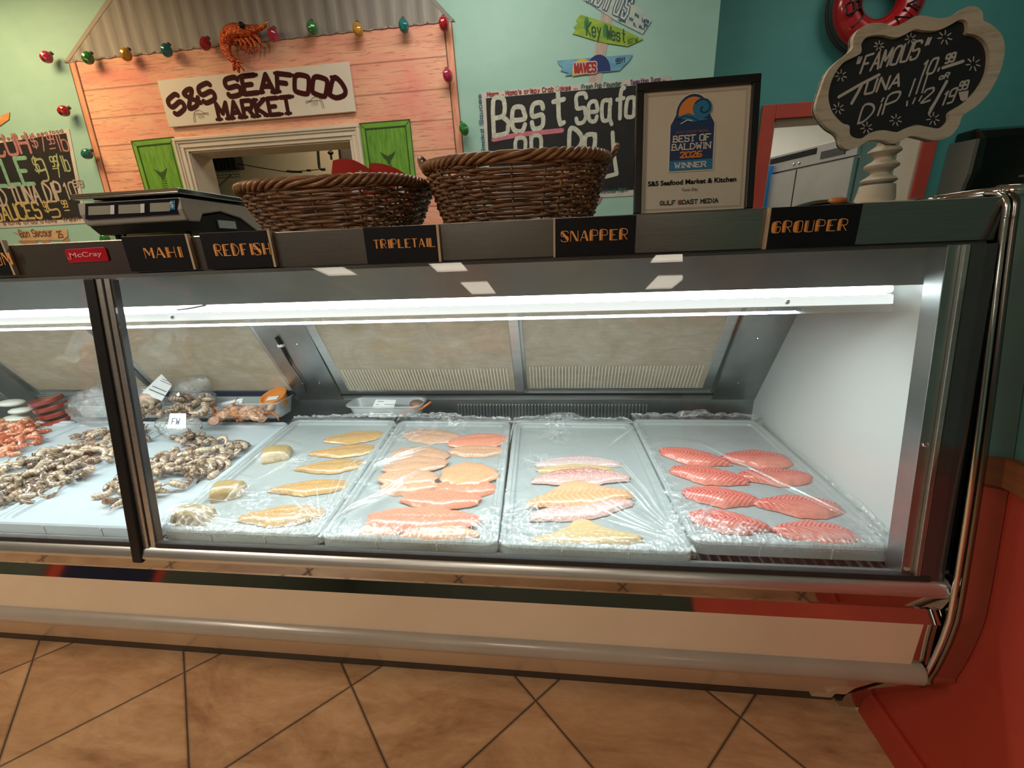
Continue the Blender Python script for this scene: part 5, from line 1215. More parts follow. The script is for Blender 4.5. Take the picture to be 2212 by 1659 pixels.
def tin_mat():
    t = NT('painted_grey_tin'); tc = t.new('ShaderNodeNewGeometry'); sp = t.new('ShaderNodeSeparateXYZ'); t.l.new(tc.outputs['Position'], sp.inputs[0])
    wv = t.math('SINE', t.math('ADD', t.math('MULTIPLY', sp.outputs[0], 72.0), t.math('MULTIPLY', t.noise(t.coords((1, 1, .5)), 3, 3), 5.0)))
    n1 = t.noise(t.coords((26, 1, 1.2)), 2, 6, .65, .6); f = t.math('ADD', t.math('MULTIPLY', t.math('MULTIPLY_ADD', wv, .5, .5), .36), t.math('MULTIPLY', n1, .72))
    t.set(Base_Color=t.ramp(f, [(.10, (.07, .066, .06)), (.34, (.22, .21, .20)), (.62, (.30, .29, .275)), (.88, (.42, .41, .385))]), Roughness=.65); return t.mat
house = thing('painted_cottage', 'pink board cottage with grey tin roof painted around the pass-through window', 'mural', (W(560, 300).x, YM, 1.0), None)
xl_t, xr_t = W(152, 140).x, W(976, 55).x; xl_b, xr_b = W(225, 405).x, W(1002, 345).x
def lx(z): return xl_t+(xl_b-xl_t)*(z-W(152, 140).z)/(W(225, 405).z-W(152, 140).z)
def rx(z): return xr_t+(xr_b-xr_t)*(z-W(976, 55).z)/(W(1002, 345).z-W(976, 55).z)
ez0, ez1 = W(150, 133).z, W(978, 46).z
def wl(x, z, k): return Vector((x, YM-k, z))
b = MB(); zb_ = .95; CW = .075
xw0, xw1 = WXL-CW, WXR+CW; zw = WZT+CW
for poly in ([(lx(zb_), zb_), (xw0, zb_), (xw0, zw), (xw0, ez0+(ez1-ez0)*(xw0-xl_t)/(xr_t-xl_t)), (xl_t, ez0)], [(xw1, zb_), (rx(zb_), zb_), (xr_t, ez1), (xw1, ez0+(ez1-ez0)*(xw1-xl_t)/(xr_t-xl_t)), (xw1, zw)],
             [(xw0, zw), (xw1, zw), (xw1, ez0+(ez1-ez0)*(xw1-xl_t)/(xr_t-xl_t)), (xw0, ez0+(ez1-ez0)*(xw0-xl_t)/(xr_t-xl_t))]):
    b.slab([wl(x, z, .002) for x, z in poly], (0, .0018, 0))
link('siding', b, siding_mat(), house)
b = MB(); decal(b, [(144, 133), (978, 45), (840, -100), (306, -100)], .0035); link('roof', b, tin_mat(), house)
TRIMP = M('painted_peach_trim', (.80, .40, .26), .65, 0, (.62, .26, .16), 8, (6, 1, 1))
for side in (0, 1):
    f_ = lx if side == 0 else rx; b = MB(); w = .042; s = 1 if side == 0 else -1
    b.slab([wl(f_(zb_), zb_, .0045), wl(f_(zb_)+s*w, zb_, .0045), wl((xl_t, xr_t)[side]+s*w, (ez0, ez1)[side], .0045), wl((xl_t, xr_t)[side], (ez0, ez1)[side], .0045)], (0, .0015, 0))
    co = link('corner_board', b, TRIMP, house)
    b = MB(); b.ribbon([(f_(zb_)+s*w, zb_), ((xl_t, xr_t)[side]+s*w, (ez0, ez1)[side])], .007, lambda u, v: wl(u, v, .0052)); b.ribbon([(f_(zb_), zb_), ((xl_t, xr_t)[side], (ez0, ez1)[side])], .005, lambda u, v: wl(u, v, .0052)); link('outline', b, M('brown_outline', (.22, .09, .06), .7), co)
b = MB(); decal(b, [(140, 134), (152, 131), (316, -100), (300, -100)], .005); link('verge_board', b, M('painted_grey_board', (.36, .33, .28), .65), house)
b = MB(); decal(b, [(972, 46), (984, 47), (850, -100), (836, -100)], .005); link('verge_board', b, M('painted_grey_board_right', (.27, .27, .25), .65), house)
b = MB(); pts = [W(140+(980-140)*k/60, 135+(45-135)*k/60+(1.5 if k % 2 else -1.5), 0) for k in range(61)]; b.ribbon([(p.x, p.z) for p in pts], .008, lambda u, v: wl(u, v, .0056)); link('eave_line', b, M('painted_eave_rope', (.42, .37, .33), .7, 0, (.22, .16, .14), 60), house)
GREEN = M('painted_green_shutter', (.17, .42, .035), .6, 0, (.085, .27, .02), 7, (9, 1, 1.5), lo=.35, hi=.62); GREEN2 = M('painted_green_moulding', (.20, .46, .05), .6, 0, (.13, .34, .03), 9); DKG = M('painted_dark_green_line', (.025, .09, .012), .7)
for (pts, fx, fy) in (([(286, 306), (377, 297), (392, 420), (312, 424)], 352, 378), ([(778, 268), (886, 259), (897, 400), (797, 405)], 840, 343)):
    P = [W(*p) for p in pts]; x0, x1 = (P[0].x+P[3].x)/2, (P[1].x+P[2].x)/2; zt2 = (P[0].z+P[1].z)/2; z0 = .98
    b = MB(); b.slab([wl(P[0].x, z0, .006), wl(P[1].x, z0, .006), wl(P[1].x, P[1].z, .006), wl(P[0].x, P[0].z, .006)], (0, .003, 0)); shp = link('shutter', b, GREEN, house)
    xa, xb2 = P[0].x, P[1].x; w = .030; b = MB()
    b.slab([wl(xa, z0, .008), wl(xa+w, z0, .008), wl(xa+w, P[0].z, .008), wl(xa, P[0].z, .008)], (0, .002, 0)); b.slab([wl(xb2-w, z0, .008), wl(xb2, z0, .008), wl(xb2, P[1].z, .008), wl(xb2-w, P[1].z, .008)], (0, .002, 0)); b.slab([wl(xa+w, P[0].z-w, .008), wl(xb2-w, P[1].z-w, .008), wl(xb2-w, P[1].z, .008), wl(xa+w, P[0].z, .008)], (0, .002, 0)); link('shutter_frame', b, GREEN2, shp)
    b = MB(); g2 = lambda u, v: wl(u, v, .0092); b.ribbon([(xa+w, z0), (xa+w, P[0].z-w), (xb2-w, P[1].z-w), (xb2-w, z0)], .006, g2); b.ribbon([(xa, z0), (xa, P[0].z), (xb2, P[1].z), (xb2, z0)], .005, g2); b.ribbon([(xa, P[0].z), (xa+w, P[0].z-w)], .003, g2); b.ribbon([(xb2, P[1].z), (xb2-w, P[1].z-w)], .003, g2)
    c_ = W(fx, fy); b.poly([(c_.x-.048, c_.z+.038), (c_.x-.02, c_.z+.022), (c_.x, c_.z+.014), (c_.x+.02, c_.z+.022), (c_.x+.048, c_.z+.038), (c_.x+.028, c_.z+.004), (c_.x+.012, c_.z-.012), (c_.x+.008, c_.z-.030), (c_.x-.008, c_.z-.030), (c_.x-.012, c_.z-.012), (c_.x-.028, c_.z+.004)], lambda u, v: wl(u, v, .0068))
    for k in range(4): b.ribbon([(c_.x-.016, c_.z-.036-.013*k), (c_.x, c_.z-.040-.013*k), (c_.x+.016, c_.z-.036-.013*k)], .004, lambda u, v: wl(u, v, .0068))
    link('fish_tail_mark', b, DKG, shp)
# moulded casing of the pass-through
b = MB()
def casing(mb, x0, x1, z1, z0, y, steps):
    for (o0, o1, d) in steps:
        mb.box(x0-o1, x0-o0, y-d, y, z0, z1+o0); mb.box(x1+o0, x1+o1, y-d, y, z0, z1+o0); mb.box(x0-o1, x1+o1, y-d, y, z1+o0, z1+o1)
casing(b, WXL, WXR, WZT, WZB, YM, [(0, .020, .012), (.020, .045, .020), (.045, .058, .026), (.058, .075, .032)])
win = struct('window_1', b, PAINT_W, bevel=.003)
b = MB(); b.box(WXL, WXL+.006, YM, YM+TH, WZB, WZT); b.box(WXR-.006, WXR, YM, YM+TH, WZB, WZT); b.box(WXL, WXR, YM, YM+TH, WZT-.006, WZT); b.box(WXL-.05, WXR+.05, YM-.04, YM+TH, WZB-.03, WZB); link('window_jamb', b, PAINT_W, win)
# shop sign
P = [W(371, 277), W(772, 243), W(757, 134), W(348, 179)]
sx0, sx1 = (P[0].x+P[3].x)/2, (P[1].x+P[2].x)/2; zbm = (P[0].z+P[1].z)/2; ztm = (P[2].z+P[3].z)/2
sg = thing('shop_sign', 'white board lettered in maroon with two small shrimp drawings over the window', 'sign', (sx0, YM-.02, zbm))
SA, SB = Vector((sx0, YM-.022, P[0].z)), Vector((sx1, YM-.022, P[1].z)); SU = (SB-SA).normalized(); SV = Vector((-SU.z, 0, SU.x)); SL_ = (SB-SA).length; SH_ = ztm-zbm
b = MB(); b.slab([SA, SB, SB+SV*SH_, SA+SV*SH_], (0, .012, 0)); link('board', b, M('white_sign_board', (.76, .72, .64), .5, 0, (.72, .68, .60), 4), sg, bevel=.002)
MAR = M('maroon_paint', (.055, .005, .007), .7, 0, (.045, .004, .006), spec=.15)
b = MB(); sf = lambda u, v: SA+SU*u+SV*v+Vector((0, -.001, 0))
TXT = 'S&S SEAFOOD'; ws = [adv(c) for c in TXT]; tot = sum(ws); u = 0; lh = SH_*.36
for c, w in zip(TXT, ws):
    m_ = (u+w/2)/tot*2-1; cx_ = SL_*(.5+.455*m_); cz_ = SH_*(.555-.30*m_*m_+.0); an = -.50*m_; u += w
    ks = lh/6; kx = SL_*.91/tot*1.06; ca, sa = math.cos(an), math.sin(an)
    def lf(x, y, cx_=cx_, cz_=cz_, ca=ca, sa=sa): return sf(cx_+x*ca-y*sa, cz_+x*sa+y*ca)
    sw = .027
    for st in glyph(c):
        pts = [((x-3)*kx, y*ks) for x, y in st]; pts = catmull(pts, 3) if c in 'SO&D' and len(pts) > 3 else pts
        b.ribbon(pts, sw, lf)
        for (x, y), q in ((st[0], pts[0]), (st[-1], pts[-1])):
            if y in (0, 6) and c in 'AEFD': b.ribbon([(q[0]-.016, q[1]), (q[0]+.016, q[1])], .018, lf)
        if c in 'EFD' and st[0][0] != 0 or c == 'D': b.ribbon([(-3*kx-.014, 0), (-3*kx+.016, 0)], .018, lf); b.ribbon([(-3*kx-.014, 6*ks), (-3*kx+.016, 6*ks)], .018, lf)
mf = lambda u, v: sf(SL_*.285+u, SH_*.075+v); 
kx = SL_*.405/text_w('MARKET'); ks = SH_*.34/6; u = 0
for c in 'MARKET':
    for st in glyph(c):
        pts = [((u+x)*kx, y*ks) for x, y in st]; b.ribbon(pts, .024, mf)
        for (x, y), q in ((st[0], pts[0]), (st[-1], pts[-1])):
            if y in (0, 6): b.ribbon([(q[0]-.017, q[1]), (q[0]+.017, q[1])], .016, mf)
    u += adv(c)
link('lettering', b, MAR, sg)
def shrimp_line(cu, cv, s, name):
    b = MB(); q = lambda x, y: (SL_*cu+s*x, SH_*cv+abs(s)*y)
    b.ribbon([q(*p) for p in catmull([(-1, -.75), (-.95, -.2), (-.6, .35), (-.1, .45), (.3, .25), (.5, .1)], 4)], .0025, sf); b.ribbon([q(*p) for p in catmull([(-.8, -.7), (-.75, -.15), (-.45, .1), (.1, .1), (.5, .05)], 4)], .002, sf)
    for k in range(5): b.ribbon([q(-.35+.16*k, .08), q(-.32+.17*k, -.35-.1*(k % 2))], .0018, sf)
    for k in range(3): b.ribbon([q(.4, .15-.06*k), q(1.05, .12-.12*k)], .0016, sf)
    for k in range(4): b.ribbon([q(-.8+.2*k, .0+.1*k), q(-.9+.24*k, .2+.09*k)], .0015, sf)
    link('shrimp_drawing', b, M('thin_sepia_line', (.12, .07, .05), .6), sg)
shrimp_line(.19, .21, .052, 0); shrimp_line(.80, .27, -.052, 1)
# glitter crawfish ornament
cr = thing('crawfish_ornament', 'glittery red orange crawfish hung over the shop sign', 'ornament', tuple(W(535, 100, .05)))
def glit():
    t = NT('red_orange_glitter'); vo = t.new('ShaderNodeTexVoronoi'); t.l.new(t.coords(), vo.inputs['Vector']); vo.inputs['Scale'].default_value = 260
    sp = t.new('ShaderNodeSeparateColor'); t.l.new(vo.outputs['Color'], sp.inputs[0]); t.set(Base_Color=t.ramp(sp.outputs[0], [(.1, (.20, .015, .01)), (.5, (.60, .07, .02)), (.9, (.95, .30, .08))]), Metallic=.6, Roughness=t.ramp(sp.outputs[1], [(0, (.15, .15, .15)), (1, (.6, .6, .6))])); t.bump(vo.outputs['Distance'], .6, .004); return t.mat
GLIT = glit()
b = MB(); pth = [W(588, 65, .05), W(572, 70, .05), W(556, 75, .05), W(540, 77, .05), W(522, 77, .05), W(508, 85, .05), W(501, 100, .05), W(503, 118, .05), W(511, 132, .05), W(522, 140, .05)]
b.tube([tuple(p) for p in catmull([tuple(p) for p in pth], 4)], [r for r in np.interp(np.linspace(0, 9, 37), range(10), [.006, .016, .026, .036, .038, .036, .030, .024, .020, .016])], 10); link('body', b, GLIT, cr, smooth=180)
b = MB(); e_ = W(521, 138, .05)
for dx, dz in ((-.02, -.05), (.012, -.062), (.045, -.055), (.05, -.02)): b.tube([e_, e_+Vector((dx*.6, 0, dz*.6)), e_+Vector((dx, 0, dz))], [.010, .016, .006], 6, flat=.4)
link('tail_fan', b, GLIT, cr, smooth=180)
for k, (x0, y0, x1, y1) in enumerate(((516, 88, 521, 108), (526, 90, 533, 116), (535, 90, 544, 122), (543, 88, 557, 125), (552, 86, 567, 122), (560, 82, 577, 112))):
    b = MB(); a, c_ = W(x0, y0, .05), W(x1, y1, .045); m_ = (a+c_)/2+Vector((.02, -.01, 0)); b.tube([a, m_, c_], [.012, .010, .004], 6); link('leg', b, GLIT, cr, smooth=180)
b = MB(); b.tube([W(566, 72, .05), W(580, 66, .055), W(594, 58, .055)], [.014, .010, .003], 6); link('antenna', b, M('orange_foil', (.75, .25, .08), .3, .3), cr, smooth=180)
b = MB(); b.ball(W(545, 71, .085), .016, 12, 8); link('eye', b, BLACK, cr, smooth=180)
# string of big coloured bulbs
BC = {'red': (.42, .012, .02), 'pink': (.52, .03, .09), 'green': (.03, .25, .05), 'amber': (.62, .33, .03), 'teal': (.015, .20, .20)}
BM = {k: M(k+'_bulb_plastic', v, .12, 0, tuple(c*.6 for c in v), 30, coat=.6) for k, v in BC.items()}
for i, (px, py, c, an, w) in enumerate([(121, 131, 'pink', .9, 'at the left eave corner'), (209, 133, 'green', .6, 'under the left of the eave'), (290, 126, 'amber', .5, 'under the left of the eave'), (376, 117, 'teal', .4, 'under the left of the eave'), (458, 103, 'red', .5, 'left of the crawfish'), (602, 84, 'pink', .2, 'right of the crawfish'), (685, 70, 'green', -.1, 'over the right end of the shop sign'), (782, 74, 'amber', -.1, 'under the right of the eave'), (879, 66, 'teal', -.1, 'under the right of the eave'), (964, 62, 'red', -.1, 'at the right eave corner'), (972, 171, 'pink', -.2, 'on the right corner board'), (1006, 284, 'green', -.4, 'right of the cottage beside the chalkboard'), (157, 245, 'red', 1.0, 'on the left corner board'), (206, 336, 'teal', .9, 'on the left corner board above the scale'), (243, 517, 'green', .4, 'low on the left, just under the scale')]):
    p = W(px, py, .05); r = thing('light_bulb', 'big %s string light bulb %s' % (c, w), 'light bulb', tuple(p), 'string light bulbs around the cottage')
    q = Matrix.Rotation(an, 3, 'Y'); b = MB(); b.ball(p, (.028, .030, .035), 10, 8, rot=q); link('globe', b, BM[c], r, smooth=30)
    ax = q @ Vector((0, .35, 1)).normalized(); b = MB(); b.tube([p+ax*.030, p+ax*.044], .010, 8); link('cap', b, M('dark_socket', (.05, .06, .05), .5), r)

# chalk boards painted on the wall
def board(name, pts, inner, label, cat='chalkboard'):
    P = [W(*p) for p in pts]; t = thing(name, label, cat, (sum(p.x for p in P)/len(P), YM, min(p.z for p in P)))
    b = MB(); decal(b, pts, .003, .0025); link('border', b, M('whitewash_border', (.62, .60, .56), .7, 0, (.50, .48, .46), 12), t)
    b = MB(); decal(b, inner, .0045, .0012); link('panel', b, M('chalk_slate', (.016, .018, .021), .8, 0, (.007, .008, .010), 5, lo=.3, hi=.7), t); return t
def wtext(t, items, col, name='lettering', k=.0052, mat=None):
    mat = mat or M(name+'_chalk', col, .8, 0, tuple(c*.72 for c in col), 60)
    for (s, x0, y0, x1, y1, h, w, jit) in items:
        b = MB(); fr, L = wall_frame((x0, y0), (x1, y1), YM); V = (W(x0, y0-h)-W(x0, y0)).length; sc = (W(x0, y0)-W(x0+1, y0)).length
        ok_ = Vector((0, -k, 0)); f2 = lambda u, v, fr=fr: fr(u, v)+ok_
        if s == '~': b.ribbon([(0, 0), (L*.35, V*.3), (L, V*.2)], w*sc, f2)
        else: stroke_text(b, s, f2, V, w*sc, jit=jit, fit=L, smooth=True)
        link(name, b, mat, t)
RB = board('chalkboard', [(1040, 201), (1448, 164), (1455, 418), (1058, 440)], [(1050, 213), (1442, 179), (1446, 405), (1060, 428)], 'chalkboard mural beginning with the word Best, behind the right basket')
wtext(RB, [('Best', 1068, 293, 1222, 266, 76, 9, .12), ('Seafood', 1244, 266, 1434, 246, 62, 8, .12), ('on', 1114, 333, 1178, 325, 50, 8, .1), ('Da', 1230, 327, 1293, 321, 46, 9, .1)], (.62, .66, .58))
wtext(RB, [('J', 1310, 380, 1330, 380, 100, 9, 0)], (.6, .6, .5)) if False else None
b = MB(); b.ribbon([((p:=W(*q)).x, p.z) for q in ((1323, 287), (1325, 330), (1332, 376), (1308, 382))], .022, lambda u, v: wl(u, v, .0052)); link('lettering', b, M('pale_chalk', (.60, .64, .55), .8), RB)
wtext(RB, [('~', 1066, 302, 1214, 285, 14, 9, 0)], (.62, .20, .28), 'underline')
wtext(RB, [("Mmmm .. Mama's crispy Crab Cakes ...", 1053, 209, 1248, 193, 9, 1.6, .2)], (.38, .05, .05)); wtext(RB, [('Fresh Fab Flounder ...', 1256, 193, 1354, 184, 9, 1.5, .2), ('Marvelous Mahi', 1280, 419, 1356, 413, 8, 1.4, .2)], (.05, .16, .16)); wtext(RB, [('Tempting Tuna ...', 1361, 184, 1438, 175, 10, 1.6, .2)], (.16, .07, .22))
a = W(1048, 330); b = MB(); stroke_text(b, 'Smokd Sauces', frame(a+Vector((0, -.0052, 0)), (-.02, 0, 1), (-1, 0, 0)), .020, .004, fit=.30, jit=.2); link('lettering', b, M('navy_pen', (.04, .06, .16), .7), RB)
LB = board('chalkboard', [(-120, 318), (150, 279), (190, 482), (-120, 500)], [(-110, 326), (144, 288), (181, 472), (-110, 486)], 'chalkboard mural of prices at the left behind the scale')
wtext(LB, [('ECUH', -32, 341, 73, 329, 38, 5, .15), ('$', 74, 318, 87, 316, 22, 2.5, 0), ('7', 94, 327, 106, 325, 30, 2.5, 0), ('99', 108, 312, 122, 310, 18, 2.2, 0), ('_', 110, 322, 124, 320, 6, 2, 0), ('lb', 130, 327, 157, 325, 32, 2.5, 0)], (.46, .20, .22))
wtext(LB, [('ILLE', -22, 404, 80, 396, 50, 7, .1)], (.22, .48, .36)); wtext(LB, [('$', 80, 371, 91, 369, 26, 2.4, 0), ('9', 92, 392, 112, 388, 42, 3.5, .1), ('99', 115, 360, 131, 358, 19, 2.4, 0), ('_', 116, 365, 131, 363, 6, 2, 0), ('/lb', 127, 372, 158, 368, 30, 2.6, .1)], (.40, .46, .26))
wtext(LB, [('RED TUNA DIP', -22, 446, 143, 432, 33, 4, .12), ('10', 150, 430, 172, 428, 32, 3, .1), ('99', 163, 404, 183, 402, 13, 2.2, 0)], (.50, .44, .40)); wtext(LB, [('SAUCES', -4, 477, 96, 470, 30, 4, .12), ('$', 100, 457, 111, 456, 18, 2.4, 0), ('5', 115, 469, 137, 467, 30, 3.4, .1), ('99', 138, 448, 150, 447, 13, 2.2, 0), ('_', 142, 455, 154, 454, 5, 2, 0)], (.56, .44, .18))
wtext(LB, [('stone crab claws  fresh', 10, 486, 176, 476, 7, 1.2, .2), ('fresh gulf seafood', 4, 305, 140, 285, 6, 1.1, .2)], (.30, .16, .14))
# painted sign boards
def plank(name, pts, col, col2, label, cat='sign', k=.004, group='painted direction boards'):
    P = [W(*p) for p in pts]; t = thing(name, label, cat, (sum(p.x for p in P)/len(P), YM, min(p.z for p in P)), group)
    b = MB(); decal(b, pts, k, .0015); link('board', b, M(name+'_paint', col, .65, 0, col2, 9, (1.5, 1, 5), lo=.36, hi=.62), t); return t
S3 = lambda pts: [(1000+x/3.687, y/3.687) for x, y in pts]
sp_ = MB(); decal(sp_, [(1301, 20), (1325, 20), (1297, 182), (1271, 182)], .0022, .0015); tag(link('signpost', sp_, M('painted_driftwood', (.56, .47, .42), .7, 0, (.42, .34, .30), 8, (8, 1, 1))), 'pale painted driftwood post behind the three direction boards', 'signpost')
ks_ = plank('direction_board', S3([(870, 270), (905, 240), (880, 215), (915, 190), (900, 165), (935, 118), (1200, 205), (1435, 315), (1310, 372), (1100, 340)]), (.34, .50, .06), (.20, .36, .03), 'lime green painted board reading Key West', k=.005)
def text3(t, s, x0, y0, x1, y1, h, w, col, **kw): return wtext(t, [(s, 1000+x0/3.687, y0/3.687, 1000+x1/3.687, y1/3.687, h/3.687, w/3.687, .12)], col, k=.0062)
text3(ks_, 'Key', 985, 285, 1105, 300, 105, 10, (.03, .12, .06)); text3(ks_, 'West', 1145, 310, 1290, 340, 95, 10, (.03, .12, .06)); text3(ks_, '557 mi', 1310, 352, 1390, 330, 30, 6, (.10, .26, .05))
LEAFM = M('painted_leaf', (.05, .22, .06), .7)
for (x, y) in ((990, 195), (1140, 250)):
    b = MB(); c_ = W(1000+x/3.687, y/3.687); b.poly([(c_.x+.014*math.cos(2*PI*q/14)-.004, c_.z+.030*math.sin(2*PI*q/14)) for q in range(14)], lambda u, v: wl(u, v, .0054)); link('leaf_mark', b, LEAFM, ks_)
sb = plank('direction_board', S3([(930, -40), (960, 5), (1000, 25), (1210, 165), (1430, 275), (1500, 170), (1440, 95), (1375, 50), (1310, 15), (1240, -40)]), (.50, .60, .56), (.40, .52, .49), 'pale ragged painted board at the top of the post', k=.005)
fr = frame(W(1000+985/3.687, 5/3.687)+Vector((0, -.006, 0)), W(1000+1255/3.687, 140/3.687)-W(1000+985/3.687, 5/3.687), Vector((.45, 0, 1)))
b = MB(); stroke_text(b, 'wbirds', fr, .15, .018, fit=.235); link('lettering', b, M('blue_outline_paint', (.05, .12, .22), .7), sb); b = MB(); stroke_text(b, 'wbirds', lambda u, v: fr(u, v)+Vector((0, -.0006, 0)), .15, .009, fit=.235); link('lettering_fill', b, M('white_letter_fill', (.56, .64, .62), .7), sb)
for (s, x, y, L_, h) in (('Ohio', 1240, 170, 55, 26), ('NY', 1325, 165, 30, 24), ('MI', 1285, 125, 28, 22), ('PA', 1370, 135, 30, 22), ('IL', 1355, 205, 24, 22), ('Lets', 1425, 175, 55, 28), ('go', 1440, 205, 30, 22), ('AL!', 1400, 225, 45, 22)): text3(sb, s, x, y, x+L_, y+14, h, 6, (.03, .12, .22))
wv_ = plank('direction_board', S3([(750, 485), (1350, 437), (1330, 480), (1245, 565), (1000, 590), (810, 607), (840, 585), (775, 565), (795, 545), (760, 510)]), (.16, .40, .58), (.09, .28, .46), 'blue painted board with a sun and dark blue wave mark', k=.005)
b = MB(); c_ = W(1000+945/3.687, 560/3.687); b.poly([(c_.x+.050*math.cos(PI*q/16), c_.z+.052*math.sin(PI*q/16)) for q in range(17)]+[(c_.x-.050, c_.z-.026), (c_.x+.05, c_.z-.02)], lambda u, v: wl(u, v, .0056)); link('sun_mark', b, M('painted_sun', (.75, .48, .03), .7), wv_)
b = MB(); c_ = W(1000+1075/3.687, 575/3.687); b.poly([(c_.x+.066*math.cos(PI*q/18), c_.z+.078*math.sin(PI*q/18)) for q in range(19)], lambda u, v: wl(u, v, .0060)); link('wave_mark', b, M('painted_dark_wave', (.012, .035, .17), .7), wv_)
fr, L = wall_frame((1000+890/3.687, 583/3.687), (1000+1060/3.687, 575/3.687), YM); b = MB(); stroke_text(b, 'WAVES', lambda u, v: fr(u, v)+Vector((0, -.0064, 0)), .040, .020, fit=L); link('lettering_outline', b, M('white_outline', (.6, .6, .58), .7), wv_); b = MB(); stroke_text(b, 'WAVES', lambda u, v: fr(u, v)+Vector((0, -.0070, 0)), .040, .011, fit=L); link('lettering', b, M('painted_red_letters', (.36, .02, .02), .7), wv_)
text3(wv_, '99ft', 1215, 512, 1290, 495, 38, 6, (.02, .05, .10))
bs_ = plank('direction_board', [(28, 500), (146, 495), (148, 510), (137, 519), (40, 520), (52, 512)], (.60, .44, .28), (.48, .33, .20), 'tan painted board reading Bon Secour, under the left chalkboard')
wtext(bs_, [('Bon Secour', 47, 512, 118, 509, 13, 1.8, .12), ('25', 128, 513, 139, 512, 12, 1.6, .1)], (.20, .09, .04), k=.0056)
b = MB(); decal(b, [(40, 521), (80, 519), (84, 532), (60, 532)], .003); decal(b, [(92, 516), (108, 516), (108, 530), (92, 530)], .003); decal(b, [(148, 512), (155, 530), (132, 528)], .003); link('post_stub', b, M('painted_brown_post', (.40, .24, .14), .7), bs_)
pk_ = plank('direction_board', [(-40, 268), (-10, 258), (22, 242), (21, 258), (0, 273), (-40, 284)], (.72, .36, .14), (.60, .28, .10), 'orange painted board tip at the far left edge')
b = MB(); decal(b, [(1276, 446), (1302, 424), (1297, 436), (1280, 452)], .003); decal(b, [(1268, 452), (1290, 430), (1284, 447)], .0035); tag(link('painted_shell', b, M('painted_brown_shell', (.40, .22, .17), .7, 0, (.30, .13, .10), 20)), 'brown painted shape just right of the right basket', 'mural')

# ------------------------------------------------------------------ teal wall: ring, door, dispenser
rc = ony(1877, 16, YT); Rr = (ony(1978, 16, YT)-ony(1782, 16, YT)).length/2; rr_ = (ony(1910, 20, YT)-ony(1836, 20, YT)).length/2
rb = thing('life_ring', 'red life ring with black letters on the teal wall', 'life ring', (rc.x, YT, rc.z-Rr)); rm_ = (Rr+rr_)/2*.97; rt = (Rr-rr_)/2*.95
b = MB(); n1, n2 = 60, 14
b.grid(n1, n2+1, lambda i, j: Vector((rc.x+(rm_+rt*math.cos(2*PI*j/n2))*math.cos(2*PI*i/n1), YT-.075+.055*math.sin(2*PI*j/n2), rc.z+(rm_+rt*math.cos(2*PI*j/n2))*math.sin(2*PI*i/n1))), closed_u=True)
link('ring', b, M('glossy_red_plastic', (.50, .018, .025), .2, 0, (.44, .012, .02), 4, coat=.5), rb, smooth=180)
b = MB()
for ch, a in (('U', 3.72), ('S', 3.42), ('M', 3.10), ('A', .05), ('R', -.26), ('I', -.55), ('N', -.82)):
    h = rt*.95; pts_ = glyph(ch); th_ = a-PI/2 if a > 1.6 else a-PI/2
    for st in pts_:
        Q = []
        for x, y in st:
            u, v = (x-3)/6*rt*.8, (y-3)/6*h; rad = rm_+v; an = a-u/rm_; jj = math.asin(max(-1, min(1, v/rt))); Q.append((rad, an, jj))
        P3 = [Vector((rc.x+r*math.cos(an), YT-.075-.0565*math.cos(jj)-.001, rc.z+r*math.sin(an))) for r, an, jj in Q]
        b.tube(P3, .010, 6, flat=.4)
link('lettering', b, M('dark_maroon_letters', (.05, .010, .018), .4), rb)
b = MB(); b.tube([(rc.x+Rr*1.03*math.cos(a), YT-.05, rc.z+Rr*1.03*math.sin(a)) for a in [PI*.9+k*.13 for k in range(24)]], .008, 6); link('rope', b, M('dark_rope', (.03, .02, .025), .7), rb)
REDT = M('coral_red_door_paint', (.55, .085, .06), .45, 0, (.50, .07, .05), 4)
b = MB(); cw = (ony(1665, 240, YT)-ony(1636, 240, YT)).length
b.box(DXL-cw, DXL, YT-.02, YT, 0, DZT+cw); b.box(DXR, DXR+cw, YT-.02, YT, 0, DZT+cw); b.box(DXL, DXR, YT-.02, YT, DZT, DZT+cw)
d1 = struct('door_1', b, REDT, bevel=.003)
JB = M('beige_jamb_paint', (.50, .45, .36), .5, 0, (.46, .41, .33), 5)
b = MB(); b.box(DXL, DXL+.012, YT, YT+.15, 0, DZT); b.box(DXR-.012, DXR, YT-.01, YT+.15, 0, DZT); b.box(DXL, DXR, YT, YT+.15, DZT-.012, DZT); link('door_jamb', b, JB, d1)
# fridge
fr_ = thing('refrigerator', 'two door stainless upright refrigerator seen through the red framed doorway', 'refrigerator')
PARENT_OFF.pop(fr_.name, None)
y1 = 3.62; e1 = ray(1868, 290); e2 = ray(1668, 341); N1 = Vector((0, 0, EYE))+e1*(y1/e1.y); zf = N1.z; N2 = Vector((0, 0, EYE))+e2*((zf-EYE)/e2.z)
FU = (N2-N1); FU.z = 0; FWd = min(FU.length, 1.6); FU.normalize(); FN = Vector((-FU.y, FU.x, 0)); FN = FN if FN.dot(Vector((0, 0, EYE))-N1) > 0 else -FN
fr_.location = (N1.x, N1.y, 0); PARENT_OFF[fr_.name] = Vector(fr_.location)
def fp(u, d, z): q = N1+FU*u+FN*d; return Vector((q.x, q.y, z))
def fbox(mb, u0, u1, d0, d1, z0, z1): mb.hexa([fp(u0, d0, z0), fp(u1, d0, z0), fp(u0, d1, z0), fp(u1, d1, z0), fp(u0, d0, z1), fp(u1, d0, z1), fp(u0, d1, z1), fp(u1, d1, z1)]); return mb
FST = M('fridge_steel', (.36, .35, .34), .38, .75, (.32, .31, .30), 5)
dep = -.60
link('body', fbox(MB(), 0, FWd, dep, 0, .12, zf), FST, fr_)
zt1 = zf-.015; zp = onplane(1868, 337, N1, FN).z
